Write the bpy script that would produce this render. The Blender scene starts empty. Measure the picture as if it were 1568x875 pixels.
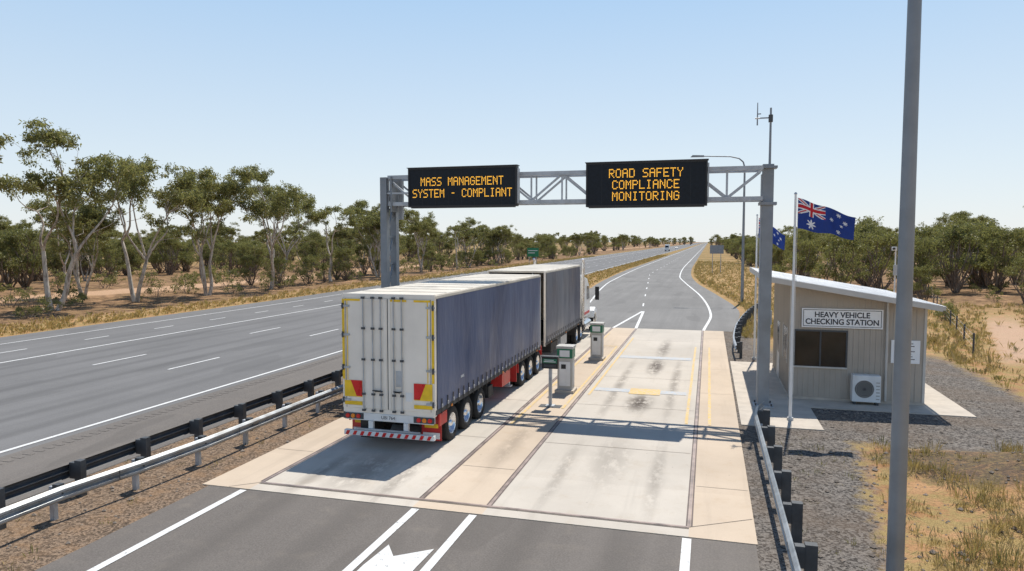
import bpy, math, random
import numpy as np
from mathutils import Vector, Matrix
R=math.radians
random.seed(7)
scene=bpy.context.scene
COL=scene.collection

# ---------------------------------------------------------------- node helpers
class NT:
    def __init__(s,name):
        s.m=bpy.data.materials.new(name); s.m.use_nodes=True
        s.t=s.m.node_tree; s.t.nodes.clear()
        s.out=s.t.nodes.new('ShaderNodeOutputMaterial')
        s.b=s.t.nodes.new('ShaderNodeBsdfPrincipled')
        s.t.links.new(s.b.outputs[0],s.out.inputs[0])
    def n(s,k): return s.t.nodes.new(k)
    def lk(s,a,b):
        if isinstance(a,(int,float)): b.default_value=a
        elif isinstance(a,tuple):
            b.default_value=a if len(a)==len(b.default_value) else (a[0],a[1],a[2],1.0)[:len(b.default_value)]
        else: s.t.links.new(a,b)
    def math(s,op,a,b=0.0,c=0.0,clamp=False):
        n=s.n('ShaderNodeMath'); n.operation=op; n.use_clamp=clamp
        s.lk(a,n.inputs[0]); s.lk(b,n.inputs[1]); s.lk(c,n.inputs[2]); return n.outputs[0]
    def pos(s):
        return s.n('ShaderNodeNewGeometry').outputs['Position']
    def obj(s): return s.n('ShaderNodeTexCoord').outputs['Object']
    def xyz(s,v):
        n=s.n('ShaderNodeSeparateXYZ'); s.lk(v,n.inputs[0]); return n.outputs
    def scale(s,v,sc):
        n=s.n('ShaderNodeVectorMath'); n.operation='MULTIPLY'; s.lk(v,n.inputs[0]); n.inputs[1].default_value=sc; return n.outputs[0]
    def noise(s,v,sc,det=3,rough=.55):
        n=s.n('ShaderNodeTexNoise'); s.lk(v,n.inputs['Vector']); n.inputs['Scale'].default_value=sc
        n.inputs['Detail'].default_value=det; n.inputs['Roughness'].default_value=rough; return n.outputs['Fac']
    def voro(s,v,sc):
        n=s.n('ShaderNodeTexVoronoi'); s.lk(v,n.inputs['Vector']); n.inputs['Scale'].default_value=sc; return n.outputs
    def sm(s,v,a,b,lo=0.0,hi=1.0):
        n=s.n('ShaderNodeMapRange'); n.interpolation_type='SMOOTHSTEP'
        s.lk(v,n.inputs['Value']); n.inputs['From Min'].default_value=a; n.inputs['From Max'].default_value=b
        n.inputs['To Min'].default_value=lo; n.inputs['To Max'].default_value=hi; return n.outputs[0]
    def mix(s,f,a,b,mode='MIX'):
        n=s.n('ShaderNodeMix'); n.data_type='RGBA'; n.blend_type=mode
        s.lk(f,n.inputs[0]); s.lk(a,n.inputs[6]); s.lk(b,n.inputs[7]); return n.outputs[2]
    def bump(s,h,st,d=.02):
        n=s.n('ShaderNodeBump'); n.inputs['Strength'].default_value=st; n.inputs['Distance'].default_value=d
        s.lk(h,n.inputs['Height']); s.t.links.new(n.outputs[0],s.b.inputs['Normal'])
    def set(s,k,v): s.lk(v,s.b.inputs[k])
def v3(c,k=1.0): return (c[0]*k,c[1]*k,c[2]*k,1.0)

def M(name,col,rough=.6,metal=0.0,var=.12,sc=3.0,bump=0.0,bsc=40,grime=0.0,emit=0.0,spec=None):
    t=NT(name); o=t.obj()
    f=t.noise(o,sc,4)
    c=t.mix(t.sm(f,.3,.7),v3(col,1-var),v3(col,1+var))
    if grime>0:
        g=t.sm(t.noise(t.scale(o,(1.5,1.5,.4)),sc*.9,5,.65),.45,.75)
        c=t.mix(t.math('MULTIPLY',g,grime),c,(.22,.175,.12,1))
    t.set('Base Color',c); t.set('Metallic',metal)
    t.set('Roughness',t.sm(f,.2,.8,max(.02,rough-.08),min(1,rough+.1)))
    if spec is not None: t.b.inputs['Specular IOR Level'].default_value=spec
    if bump>0: t.bump(t.noise(o,bsc,3),bump)
    if emit>0:
        t.set('Emission Color',v3(col)); t.b.inputs['Emission Strength'].default_value=emit
    return t.m

# ---------------------------------------------------------------- mesh builder
class B:
    def __init__(s,name,origin=(0,0,0),bevel=0.0):
        s.name=name; s.o=Vector(origin); s.v=[]; s.f=[]; s.mi=[]; s.sm=[]; s.mats=[]; s.bev=bevel
    def mid(s,m):
        if m not in s.mats: s.mats.append(m)
        return s.mats.index(m)
    def add(s,vs,fs,m,smooth=False):
        k=len(s.v); s.v+= [tuple(v) for v in vs]; i=s.mid(m)
        for f in fs: s.f.append([k+a for a in f]); s.mi.append(i); s.sm.append(smooth)
    def box(s,x0,x1,y0,y1,z0,z1,m):
        vs=[(x,y,z) for z in(z0,z1) for y in(y0,y1) for x in(x0,x1)]
        s.add(vs,[(0,2,3,1),(4,5,7,6),(0,1,5,4),(2,6,7,3),(0,4,6,2),(1,3,7,5)],m)
    def beam(s,p0,p1,w,h,m,up=(0,0,1)):
        p0=Vector(p0);p1=Vector(p1);d=(p1-p0).normalized();u=Vector(up)
        if abs(d.dot(u))>.98:u=Vector((0,1,0))
        r=d.cross(u).normalized();u=r.cross(d).normalized()
        vs=[p+r*a*w/2+u*b*h/2 for p in(p0,p1) for a,b in((-1,-1),(1,-1),(1,1),(-1,1))]
        s.add(vs,[(0,1,2,3),(7,6,5,4),(0,4,5,1),(1,5,6,2),(2,6,7,3),(3,7,4,0)],m)
    def cyl(s,p0,p1,r0,r1=None,m=None,n=16,cap=True):
        if r1 is None:r1=r0
        p0=Vector(p0);p1=Vector(p1);d=(p1-p0).normalized()
        u=Vector((0,0,1)) if abs(d.z)<.9 else Vector((1,0,0))
        a=d.cross(u).normalized();b=d.cross(a)
        vs=[]
        for p,r in((p0,r0),(p1,r1)):
            for i in range(n):
                t=2*math.pi*i/n; vs.append(p+a*math.cos(t)*r+b*math.sin(t)*r)
        s.add(vs,[(i,(i+1)%n,n+(i+1)%n,n+i) for i in range(n)],m,True)
        if cap: s.add(vs,[tuple(range(n))[::-1],tuple(range(n,2*n))],m)
    def tube(s,pts,rad,m,n=10):
        for i in range(len(pts)-1):
            r0=rad[i] if hasattr(rad,'__len__') else rad; r1=rad[i+1] if hasattr(rad,'__len__') else rad
            s.cyl(pts[i],pts[i+1],r0,r1,m,n)
    def lathe(s,c,prof,side,n=32):
        c=Vector(c)
        for j in range(len(prof)-1):
            (x0,r0,_),(x1,r1,m)=prof[j],prof[j+1]
            vs=[]
            for x,r in((x0,r0),(x1,r1)):
                for i in range(n):
                    t=2*math.pi*i/n; vs.append((c.x+side*x,c.y+math.cos(t)*r,c.z+math.sin(t)*r))
            s.add(vs,[(i,(i+1)%n,n+(i+1)%n,n+i) for i in range(n)],m,True)
    def poly(s,pts,m): s.add(pts,[tuple(range(len(pts)))],m)
    def prism(s,pts2,axis,a0,a1,m):
        if axis=='x': f=lambda p,a:(a,p[0],p[1])
        elif axis=='y': f=lambda p,a:(p[0],a,p[1])
        else: f=lambda p,a:(p[0],p[1],a)
        n=len(pts2); vs=[f(p,a0) for p in pts2]+[f(p,a1) for p in pts2]
        s.add(vs,[tuple(range(n)),tuple(range(n,2*n))[::-1]]+[(i,n+i,n+(i+1)%n,(i+1)%n) for i in range(n)],m)
    def done(s,parent=None):
        me=bpy.data.meshes.new(s.name)
        me.from_pydata([(v[0]-s.o.x,v[1]-s.o.y,v[2]-s.o.z) for v in s.v],[],s.f)
        for m in s.mats: me.materials.append(m)
        me.polygons.foreach_set('material_index',s.mi); me.polygons.foreach_set('use_smooth',s.sm)
        me.update()
        ob=bpy.data.objects.new(s.name,me); COL.objects.link(ob); ob.location=s.o
        if s.bev>0:
            md=ob.modifiers.new('b','BEVEL'); md.width=s.bev; md.segments=2; md.limit_method='ANGLE'; md.angle_limit=R(50)
            md.harden_normals=False
        if parent: ob.parent=parent; ob.matrix_parent_inverse=parent.matrix_world.inverted()
        return ob
def empty(name,loc):
    e=bpy.data.objects.new(name,None); e.location=loc; COL.objects.link(e); e.empty_display_size=.3
    bpy.context.view_layer.update(); return e
def text(name,body,loc,size,m,parent,rot=(R(90),0,0),align='CENTER',spacing=1.0,xs=1.0,off=0.0,line=1.0):
    cu=bpy.data.curves.new(name,'FONT'); cu.body=body; cu.size=size; cu.align_x=align; cu.align_y='CENTER'
    cu.extrude=.002; cu.space_character=spacing; cu.offset=off; cu.space_line=line
    ob=bpy.data.objects.new(name,cu); COL.objects.link(ob); ob.location=loc; ob.rotation_euler=rot; ob.scale=(xs,1,1)
    bpy.context.view_layer.update()
    dg=bpy.context.evaluated_depsgraph_get()
    me=bpy.data.meshes.new_from_object(ob.evaluated_get(dg)); me.materials.clear(); me.materials.append(m)
    o2=bpy.data.objects.new(name,me); COL.objects.link(o2); o2.matrix_world=ob.matrix_world.copy()
    bpy.data.objects.remove(ob)
    bpy.context.view_layer.update()
    if parent:
        o2.parent=parent; o2.matrix_parent_inverse=parent.matrix_world.inverted()
    return o2

# ---------------------------------------------------------------- materials
galv=M('galvanised_steel',(.46,.48,.50),.5,.45,.15,2.5,grime=.15)
galv_d=M('weathered_steel',(.085,.09,.095),.6,.4,.2,3)
galv_post=M('galvanised_pole',(.27,.29,.31),.55,.5,.15,1.2,grime=.15)
rail_m=M('guardrail_steel',(.34,.36,.37),.5,.6,.18,2.0,grime=.35)
white_p=M('white_enamel',(.78,.78,.76),.35,0,.05,2,grime=.15)
cream=M('trailer_door_white',(.88,.81,.71),.4,0,.05,1.0,grime=.10)
roofw=M('trailer_roof_white',(.68,.62,.52),.5,0,.07,.8,grime=.35)
yellow=M('reflective_yellow',(.88,.56,.02),.5,0,.1,4,grime=.1)
red=M('red_chassis_paint',(.55,.035,.03),.4,0,.15,3,grime=.1)
redref=M('red_reflector',(.66,.02,.02),.3)
orange=M('amber_lens',(.8,.25,.02),.3)
rubber=M('tyre_rubber',(.022,.021,.020),.85,0,.2,6,bump=.2)
alu=M('polished_aluminium',(.75,.75,.76),.22,.95,.08,5)
black=M('black_plastic',(.02,.02,.022),.5)
dark=M('dark_under_chassis',(.03,.028,.027),.7,0,.3,3)
blackpanel=M('sign_panel_black',(.012,.014,.018),.4,0,.1,2)
ledm=M('amber_led',(1.0,.50,.05),.5,0,.03,2,emit=1.0)
ledoff=M('led_matrix_face',(.010,.014,.020),.45,0,.25,9,spec=.25)
green=M('green_panel',(.02,.17,.09),.4)
greensign=M('green_road_sign',(.02,.22,.10),.4)
greybox=M('kiosk_grey',(.48,.46,.42),.5,0,.08,3,grime=.25)
glass=M('dark_window_glass',(.02,.022,.024),.08,0,.1,2)
blue_sign=M('sign_back_grey',(.25,.28,.32),.5,.4)
conc_plain=M('plain_concrete',(.53,.465,.385),.85,0,.1,1.5,bump=.2,grime=.2)
txt_dark=M('sign_text_dark',(.03,.03,.04),.6)

def curtain_mat(name,c1,c2,c3):
    t=NT(name); o=t.pos()
    st=t.noise(t.scale(o,(1,.75,.12)),1.0,4,.55)
    f=t.noise(o,.5,3)
    c=t.mix(t.sm(st,.40,.62),v3(c1),v3(c2))
    st2=t.noise(t.scale(o,(1,2.4,.35)),1.0,5,.65)
    c=t.mix(t.sm(st2,.58,.76,0,.4),c,v3(c3))  # pale streaks painted into the colour as sheen on the tarpaulin
    z=t.xyz(o)[2]
    dust=t.math('MULTIPLY',t.sm(z,2.4,1.0),t.sm(t.noise(o,2.2,5,.7),.35,.75))
    c=t.mix(t.math('MULTIPLY',dust,.35),c,(.20,.18,.165,1))
    t.set('Base Color',c); t.set('Roughness',t.sm(f,.3,.7,.34,.48)); t.b.inputs['Specular IOR Level'].default_value=.4
    t.bump(t.noise(t.scale(o,(1,1.3,.45)),1.2,4),.6,.06)
    return t.m
curtA=curtain_mat('blue_curtain_tarpaulin',(.042,.068,.150),(.075,.105,.195),(.16,.185,.25))
curtB=curtain_mat('grey_blue_curtain',(.075,.085,.125),(.13,.145,.18),(.22,.23,.25))

def asphalt(name,col,wheel=None,warm=0.0,speck=.5,rough=.85):
    t=NT(name); p=t.pos(); x,y,z=t.xyz(p)
    big=t.noise(p,.12,5,.6); streak=t.noise(t.scale(p,(1.3,.045,1)),1.0,4,.6); fine=t.noise(p,28,3,.7); med=t.noise(p,1.7,5,.65)
    c=t.mix(t.sm(big,.3,.7),v3(col,.84),v3(col,1.14))
    c=t.mix(t.sm(streak,.35,.68,0,.6),c,v3(col,.72))
    c=t.mix(t.sm(med,.5,.78,0,.4),c,v3((col[0]*1.25+warm,col[1]*1.22+warm*.8,col[2]*1.15+warm*.5)))
    c=t.mix(t.sm(fine,.35,.7,0,speck),c,v3(col,1.5))
    pt=t.sm(t.noise(t.scale(p,(.5,.12,1)),1.0,2,.4),.62,.64,0,.35)
    c=t.mix(pt,c,v3(col,.7))
    if wheel:
        tot=None
        for wx,w in wheel:
            d=t.math('ABSOLUTE',t.math('SUBTRACT',x,wx))
            g=t.sm(d,w,0,0,1); tot=g if tot is None else t.math('MAXIMUM',tot,g)
        c=t.mix(t.math('MULTIPLY',tot,.42),c,v3(col,.62))
    t.set('Base Color',c); t.set('Roughness',rough); t.b.inputs['Specular IOR Level'].default_value=.3
    t.bump(fine,.35,.01)
    return t.m
asp_hw=asphalt('highway_asphalt',(.160,.157,.155),[(-20.9,.5),(-22.7,.5),(-25.5,.5),(-27.3,.5),(-30.2,.5),(-32,.5)])
asp_fg=asphalt('approach_asphalt',(.152,.135,.120),[(-9.4,.6),(-7.5,.6),(-3.5,.6),(-1.6,.6)],.05)
asp_ramp=asphalt('exit_lane_asphalt',(.188,.181,.171),None,.02)
asp_sh=asphalt('shoulder_asphalt',(.145,.130,.116),None,.05,.7)

def concrete(name,col,stains=True):
    t=NT(name); p=t.pos(); x,y,z=t.xyz(p)
    big=t.noise(p,.22,5,.6); med=t.noise(p,1.3,6,.75); fine=t.noise(p,35,3,.7)
    c=t.mix(t.sm(big,.3,.7),v3(col,.88),v3(col,1.05))
    c=t.mix(t.sm(med,.5,.75,0,.38),c,v3((col[0]*.78,col[1]*.70,col[2]*.60)))
    c=t.mix(t.sm(fine,.4,.75,0,.25),c,v3(col,.75))
    st=t.noise(t.scale(p,(1.9,.09,1)),1.0,5,.65)
    c=t.mix(t.sm(st,.5,.72,0,.30),c,v3(col,.66))
    fy=t.math('FLOOR',t.math('DIVIDE',y,5.7)); bn=t.math('FRACT',t.math('MULTIPLY',t.math('SINE',t.math('MULTIPLY',fy,12.9)),43.7))
    c=t.mix(t.math('MULTIPLY',bn,.14),c,v3(col,.6))
    if stains:
        blot=t.noise(t.scale(p,(1.4,.6,1)),2.2,6,.75)
        for cx,cy,rx,ry,k in((-2.35,34.0,.55,3.0,1.0),(-2.40,26.2,.70,2.2,1.0),(-2.3,40,.5,5,.6),(-2.5,19,.8,3.5,.3),(-8.6,16.5,1.1,2.5,.5),(-1.3,30,.3,9,.5),(-3.5,29,.3,9,.5),(-3.6,18,.3,4,.35),(-1.2,18,.3,4,.35),(-7.4,16,.35,3,.45),(-9.6,16,.35,3,.45),(-5.5,20,.5,4,.3)):
            dx=t.math('DIVIDE',t.math('SUBTRACT',x,cx),rx); dy=t.math('DIVIDE',t.math('SUBTRACT',y,cy),ry)
            d=t.math('SQRT',t.math('ADD',t.math('MULTIPLY',dx,dx),t.math('MULTIPLY',dy,dy)))
            msk=t.math('MULTIPLY',t.sm(d,1.0,.05,0,k),t.sm(blot,.34,.54))
            c=t.mix(msk,c,(.10,.08,.065,1))
        sp=t.noise(p,5.5,4,.8)
        c=t.mix(t.math('MULTIPLY',t.sm(sp,.66,.72,0,.8),t.sm(t.noise(p,.35,2),.48,.56)),c,(.12,.1,.09,1))
    t.set('Base Color',c); t.set('Roughness',.88); t.b.inputs['Specular IOR Level'].default_value=.25
    t.bump(fine,.2,.008)
    return t.m
conc_lane=concrete('slab_concrete',(.575,.52,.445))
conc_warm=concrete('slab_concrete_warm',(.595,.485,.37))
def paint(name,col,under,thr=.6):
    t=NT(name); p=t.pos()
    w=t.noise(p,9,5,.75); f=t.sm(w,thr,thr+.1)
    c=t.mix(t.math('MULTIPLY',f,.75),v3(col),v3(under))
    c=t.mix(t.sm(t.noise(p,1.2,4),.45,.7,0,.3),c,v3(col,.7))
    t.set('Base Color',c); t.set('Roughness',.7); return t.m
pw=paint('white_road_paint',(.70,.70,.68),(.2,.2,.2),.57)
py_=paint('yellow_road_paint',(.68,.46,.15),(.52,.45,.37),.46)
pb=paint('faded_blue_paint',(.42,.47,.52),(.52,.47,.40),.43)
joint=M('steel_joint',(.13,.10,.09),.7,.2,.3,2)
crack=M('sealed_joint',(.22,.18,.145),.9,0,.3,2)
steel_strip=M('worn_steel_edge',(.28,.22,.195),.5,.3,.3,2)

# ---------------------------------------------------------------- terrain
def sms(a,b,x):
    t=np.clip((x-a)/(b-a),0,1); return t*t*(3-2*t)
def H(x,y):
    x=np.asarray(x,float); y=np.asarray(y,float)
    n=(np.sin(x*.9+1.3*np.sin(y*.5))*np.cos(y*.7+.6*np.sin(x*.8))+.5*np.sin(x*2.1+y*1.7)*np.cos(y*1.9-x))
    pad=1-sms(1.0,2.5,np.maximum(np.abs(x-6)-6.0,0)+np.maximum(np.abs(y-33)-9,0))
    right=sms(3.2,6.5,x)*(1-pad)
    left=sms(-44,-50,x)
    h=.06*n*(right+left)
    h+=right*(.55*np.exp(-((x-8.6)/3.0)**2-((y-20.3)/1.9)**2)+.25*np.exp(-((x-7)/2.0)**2-((y-12)/3)**2))
    h+=sms(5,30,x)*sms(30,60,y)*.25*np.sin(x*.11+y*.05)
    h+=left*.35*(1+np.sin(x*.12+y*.07))*.5
    return h
def axis(lo,hi,d0,d1,step,far):
    a=list(np.arange(d0,d1+.01,step)); s=step;v=d0
    while v>lo: s*=1.25; v-=s; a.insert(0,max(v,lo))
    s=step; v=d1
    while v<hi: s*=1.25; v+=s; a.append(min(v,hi))
    return np.array(a)
xs=axis(-4000,4000,-60,30,.6,0); ys=axis(-400,6000,4,70,.6,0)
X,Y=np.meshgrid(xs,ys); Z=H(X,Y)
fl=(X>-44)&(X<3.2); Z[fl]=0
nx,ny=len(xs),len(ys)
me=bpy.data.meshes.new('ground')
idx=np.arange(nx*ny).reshape(ny,nx)
q=np.stack([idx[:-1,:-1],idx[:-1,1:],idx[1:,1:],idx[1:,:-1]],-1).reshape(-1,4)
me.from_pydata(np.stack([X,Y,Z],-1).reshape(-1,3).tolist(),[],q.tolist())
me.polygons.foreach_set('use_smooth',[True]*len(me.polygons))
ground=bpy.data.objects.new('ground',me); COL.objects.link(ground)
t=NT('earth_gravel_and_dry_grass'); p=t.pos(); x,y,z=t.xyz(p)
n0=t.noise(p,.06,4,.6); n1=t.noise(p,.35,5,.65); n2=t.noise(p,1.3,6,.72); n3=t.noise(p,9,4,.7); nf=t.noise(p,30,3,.75)
xw=t.math('ADD',x,t.math('MULTIPLY',t.math('SUBTRACT',n2,.5),2.2)); yw=t.math('ADD',y,t.math('MULTIPLY',t.math('SUBTRACT',n1,.5),4.0))
dirt=t.mix(t.sm(n1,.35,.65),(.40,.215,.10,1),(.56,.335,.17,1))
dirt=t.mix(t.sm(n3,.45,.72,0,.6),dirt,(.20,.12,.065,1))
straw=t.mix(t.sm(nf,.3,.7),(.26,.18,.075,1),(.48,.35,.15,1))
straw=t.mix(t.sm(n3,.52,.75,0,.45),straw,(.13,.11,.045,1))
base=t.mix(t.sm(n2,.42,.56),dirt,straw)
farc=t.mix(t.sm(n0,.4,.6),(.24,.175,.07,1),(.40,.25,.11,1)); farc=t.mix(t.sm(n1,.4,.6,0,.5),farc,(.13,.115,.05,1))
base=t.mix(t.sm(y,90,220,0,.85),base,farc)
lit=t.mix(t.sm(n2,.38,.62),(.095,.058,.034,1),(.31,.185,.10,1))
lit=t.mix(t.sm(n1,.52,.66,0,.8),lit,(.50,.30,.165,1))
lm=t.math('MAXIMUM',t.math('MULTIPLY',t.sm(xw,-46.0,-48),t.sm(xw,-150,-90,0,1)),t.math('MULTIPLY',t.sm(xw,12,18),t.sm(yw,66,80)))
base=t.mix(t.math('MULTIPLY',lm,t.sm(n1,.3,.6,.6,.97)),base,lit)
sand=t.mix(t.sm(n3,.3,.7),(.46,.28,.16,1),(.60,.40,.26,1))
tr=t.sm(t.math('ABSOLUTE',t.math('ADD',xw,66)),3.6,2.2)
base=t.mix(t.math('MULTIPLY',tr,.9),base,sand)
tx=t.math('ADD',x,t.math('MULTIPLY',y,-.30))
tr2=t.math('MULTIPLY',t.sm(t.math('ABSOLUTE',t.math('SUBTRACT',t.math('ADD',tx,t.math('MULTIPLY',n2,2.2)),4.4)),1.6,.8),t.math('MULTIPLY',t.sm(y,38,43),t.sm(y,70,56)))
base=t.mix(t.math('MULTIPLY',t.math('MULTIPLY',tr2,t.sm(x,10,12)),t.sm(n3,.2,.6,.5,.95)),base,(.56,.375,.26,1))
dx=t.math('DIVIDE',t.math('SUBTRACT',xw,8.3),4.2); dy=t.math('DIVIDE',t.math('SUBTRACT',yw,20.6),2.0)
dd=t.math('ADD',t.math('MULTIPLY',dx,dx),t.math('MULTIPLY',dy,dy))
base=t.mix(t.math('MULTIPLY',t.sm(dd,1.1,.5),t.sm(n3,.3,.6,.4,.9)),base,(.11,.085,.065,1))  # dark gravelly bank, its shading put into the ground colour too
peb=t.voro(p,22); peb2=t.voro(p,9)
gcol=t.mix(t.sm(t.xyz(peb['Color'])[0],.1,.9),(.068,.060,.053,1),(.24,.215,.19,1))
gcol=t.mix(t.sm(t.xyz(peb2['Color'])[0],.75,.95,0,.6),gcol,(.31,.275,.24,1))
gcol=t.mix(t.sm(n1,.4,.7,0,.5),gcol,(.19,.14,.10,1))
gcol=t.mix(t.sm(n2,.5,.75,0,.4),gcol,(.085,.073,.062,1))
lim=t.math('ADD',t.math('MULTIPLY',y,.12),1.55)
g1=t.math('MULTIPLY',t.sm(t.math('SUBTRACT',xw,lim),.35,-.25),t.sm(y,26,24))
g2=t.math('MULTIPLY',t.math('MULTIPLY',t.sm(xw,12.2,11.2),t.sm(yw,21.8,22.8)),t.sm(yw,43,39))
g3=t.math('MULTIPLY',t.sm(xw,3.8,2.2),t.sm(y,20,25))
gm=t.math('MULTIPLY',t.math('MAXIMUM',t.math('MAXIMUM',g1,g2),t.math('MULTIPLY',g3,t.sm(y,70,45))),t.sm(x,-6,-5))
base=t.mix(gm,base,gcol)
bc=t.mix(t.sm(t.xyz(peb['Color'])[0],.1,.9),(.11,.08,.057,1),(.32,.23,.16,1))
bc=t.mix(t.sm(n2,.45,.7,0,.6),bc,(.36,.22,.12,1))
gl=t.math('MULTIPLY',t.math('MULTIPLY',t.sm(x,-17,-16),t.sm(x,-9,-10)),t.sm(y,60,50))
base=t.mix(gl,base,bc)
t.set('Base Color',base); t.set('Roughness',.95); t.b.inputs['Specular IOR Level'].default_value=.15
t.bump(t.math('ADD',t.math('MULTIPLY',peb['Distance'],.5),t.math('ADD',nf,t.math('MULTIPLY',n3,1.5))),.8,.04)
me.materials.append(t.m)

# ---------------------------------------------------------------- roads
def sheet(name,left,right,z,m):
    b=B(name)
    vs=[];n=len(left)
    for (xl,yl),(xr,yr) in zip(left,right): vs+=[(xl,yl,z),(xr,yr,z)]
    b.add(vs,[(2*i,2*i+1,2*i+3,2*i+2) for i in range(n-1)],m)
    return b.done()
def smoothpts(pts,n=6):
    out=[]
    for i in range(len(pts)-1):
        p0=pts[max(i-1,0)];p1=pts[i];p2=pts[i+1];p3=pts[min(i+2,len(pts)-1)]
        for k in range(n):
            t=k/n
            yy=p1[1]+(p2[1]-p1[1])*t
            m1=(p2[0]-p0[0])/max(p2[1]-p0[1],1e-6)*(p2[1]-p1[1]); m2=(p3[0]-p1[0])/max(p3[1]-p1[1],1e-6)*(p2[1]-p1[1])
            xx=(2*t**3-3*t*t+1)*p1[0]+(t**3-2*t*t+t)*m1+(-2*t**3+3*t*t)*p2[0]+(t**3-t*t)*m2
            out.append((xx,yy))
    out.append(pts[-1]); return out
hwR=smoothpts([(-15.3,-30),(-15.3,30),(-15.6,48),(-18.5,75),(-20.8,100),(-21,160),(-21,5000)])
hwL=[(-42.6 if y<60 else -42.6-2.2*min(1,(y-60)/60),y) for x,y in hwR]
sheet('highway_road',hwL,hwR,.006,asp_hw)
rL=smoothpts([(-11.9,48.8),(-12.3,62),(-14.4,88),(-15.6,110),(-16.6,160),(-16.6,5000)])
rR0=smoothpts([(1.6,48.8),(2.6,64),(1.0,82),(-1.6,106),(-3.0,132),(-3.6,180),(-3.6,5000)])
def interp(pts,y):
    ys_=[p[1] for p in pts]; xs_=[p[0] for p in pts]; return float(np.interp(y,ys_,xs_))
yy=sorted(set([p[1] for p in rL]+[p[1] for p in rR0]))
sheet('exit_road',[(interp(rL,y),y) for y in yy],[(interp(rR0,y),y) for y in yy],.006,asp_ramp)
sheet('approach_road',[(-11.75,-30),(-11.75,14.45)],[(1.0,-30),(1.0,14.45)],.006,asp_fg)
b=B('highway_shoulder')
sl=smoothpts([(-18.9,-30),(-18.9,30),(-18.9,48),(-20.3,75),(-21.7,100)])
b.add([v for (xx,y_) in sl for v in ((xx,y_,.011),(interp(hwR,y_)-.02,y_,.011))],[(2*i,2*i+1,2*i+3,2*i+2) for i in range(len(sl)-1)],asp_sh)
b.done()
b=B('rumble_strip')
for i in range(180):
    y0=2+i*.32; xx=-18.55 if y0<50 else interp(sl,y0)+.35
    b.box(xx,xx+.32,y0,y0+.13,.0112,.02,asp_sh)
b.done()

def line(b,pts,w,z,m):
    vs=[];n=len(pts)
    for i,(px,py) in enumerate(pts):
        a=pts[max(i-1,0)];c=pts[min(i+1,n-1)]
        dx,dy=c[0]-a[0],c[1]-a[1];L=math.hypot(dx,dy); nx_,ny_=dy/L,-dx/L
        vs+=[(px-nx_*w/2,py-ny_*w/2,z),(px+nx_*w/2,py+ny_*w/2,z)]
    b.add(vs,[(2*i,2*i+1,2*i+3,2*i+2) for i in range(n-1)],m)
def off(y): return 0 if y<60 else -2.6*min(1,(y-60)/60)
b=B('highway_lane_markings')
ylist=[-20,0,20,40,60]+list(range(65,125,5))+[200,500,1500,4000]
for x0,w in((-19.3,.16),(-33.6,.17),(-39.7,.15)):
    line(b,[(x0+off(y_),y_) for y_ in ylist],w,.018,pw)
for x0,ph,L,P in((-24.3,27.2,3.6,12.2),(-28.7,27.2,3.4,12.2),(-36.6,28.6,1.8,5.6)):
    y0=ph-P*4
    while y0<700:
        line(b,[(x0+off(y0),y0),(x0+off(y0+L),y0+L)],.14,.018,pw); y0+=P
b.done()
b=B('exit_lane_markings')
eR=smoothpts([(-.25,48.9),(.25,60),(-.7,79),(-3.1,104),(-4.7,124),(-5.5,180),(-5.5,4000)])
eL=smoothpts([(-10.7,48.9),(-10.7,62),(-13.0,88),(-14.2,108),(-15.2,170),(-15.2,4000)])
line(b,eR,.19,.018,pw); line(b,eL,.19,.018,pw)
line(b,[(-6.3,48.9),(-5.4,61)],.2,.018,pw); line(b,[(-4.75,48.9),(-5.3,61)],.2,.019,pw)
y0=66
while y0<700:
    f=min(1,max(0,(y0-62)/70)); xx=-5.5-4.9*f; f2=min(1,max(0,(y0+3-62)/70))
    line(b,[(xx,y0),(-5.5-4.9*f2,y0+3)],.14,.018,pw); y0+=12
b.done()
b=B('approach_lane_markings')
for x0 in(-10.72,-6.24,-4.88,-.33): line(b,[(x0,-15),(x0,14.33)],.18,.018,pw)
b.poly([(-6.05,9,.018),(-5.1,9,.018),(-5.09,11.75,.018),(-5.06,12.5,.018),(-5.69,12.0,.018)],pw)
b.poly([(-6.05,9,.018),(-5.69,12.0,.018),(-6.0,12.45,.018),(-6.07,11.5,.018)],pw)
b.done()

b=B('weighbridge_concrete_slab')
def sheetrect(b,x0,x1,y0,y1,z,m): b.poly([(x0,y0,z),(x1,y0,z),(x1,y1,z),(x0,y1,z)],m)
zs=.022
for x0,x1,m in((-11.95,-10.62,conc_warm),(-10.62,-6.35,conc_lane),(-6.35,-4.70,conc_warm),(-4.70,-.30,conc_lane),(-.30,1.03,conc_warm)):
    sheetrect(b,x0,x1,14.4,48.85,zs,m)
for (xa,ya,xb,yb) in((-11.95,14.4,1.03,14.4),(1.03,14.4,1.03,48.85),(-11.95,48.85,-11.95,14.4)):
    b.poly([(xa,ya,0),(xb,yb,0),(xb,yb,zs),(xa,ya,zs)],conc_warm)
b.done()
b=B('slab_steel_joints')
for x0 in(-10.62,-6.35,-4.70,-.30):
    sheetrect(b,x0-.07,x0-.035,14.95,48.8,zs+.005,joint); sheetrect(b,x0+.035,x0+.07,14.95,48.8,zs+.005,joint)
    sheetrect(b,x0-.03,x0+.03,14.95,48.8,zs+.004,steel_strip)
sheetrect(b,-10.62,-.3,14.86,14.93,zs+.009,steel_strip)
sheetrect(b,-10.62,-.3,14.80,14.83,zs+.009,crack)
for y0 in(20.2,25.4,31,37,43): 
    sheetrect(b,-10.5,-6.45,y0,y0+.022,zs+.004,crack); sheetrect(b,-4.6,-.4,y0,y0+.022,zs+.004,crack)
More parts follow.
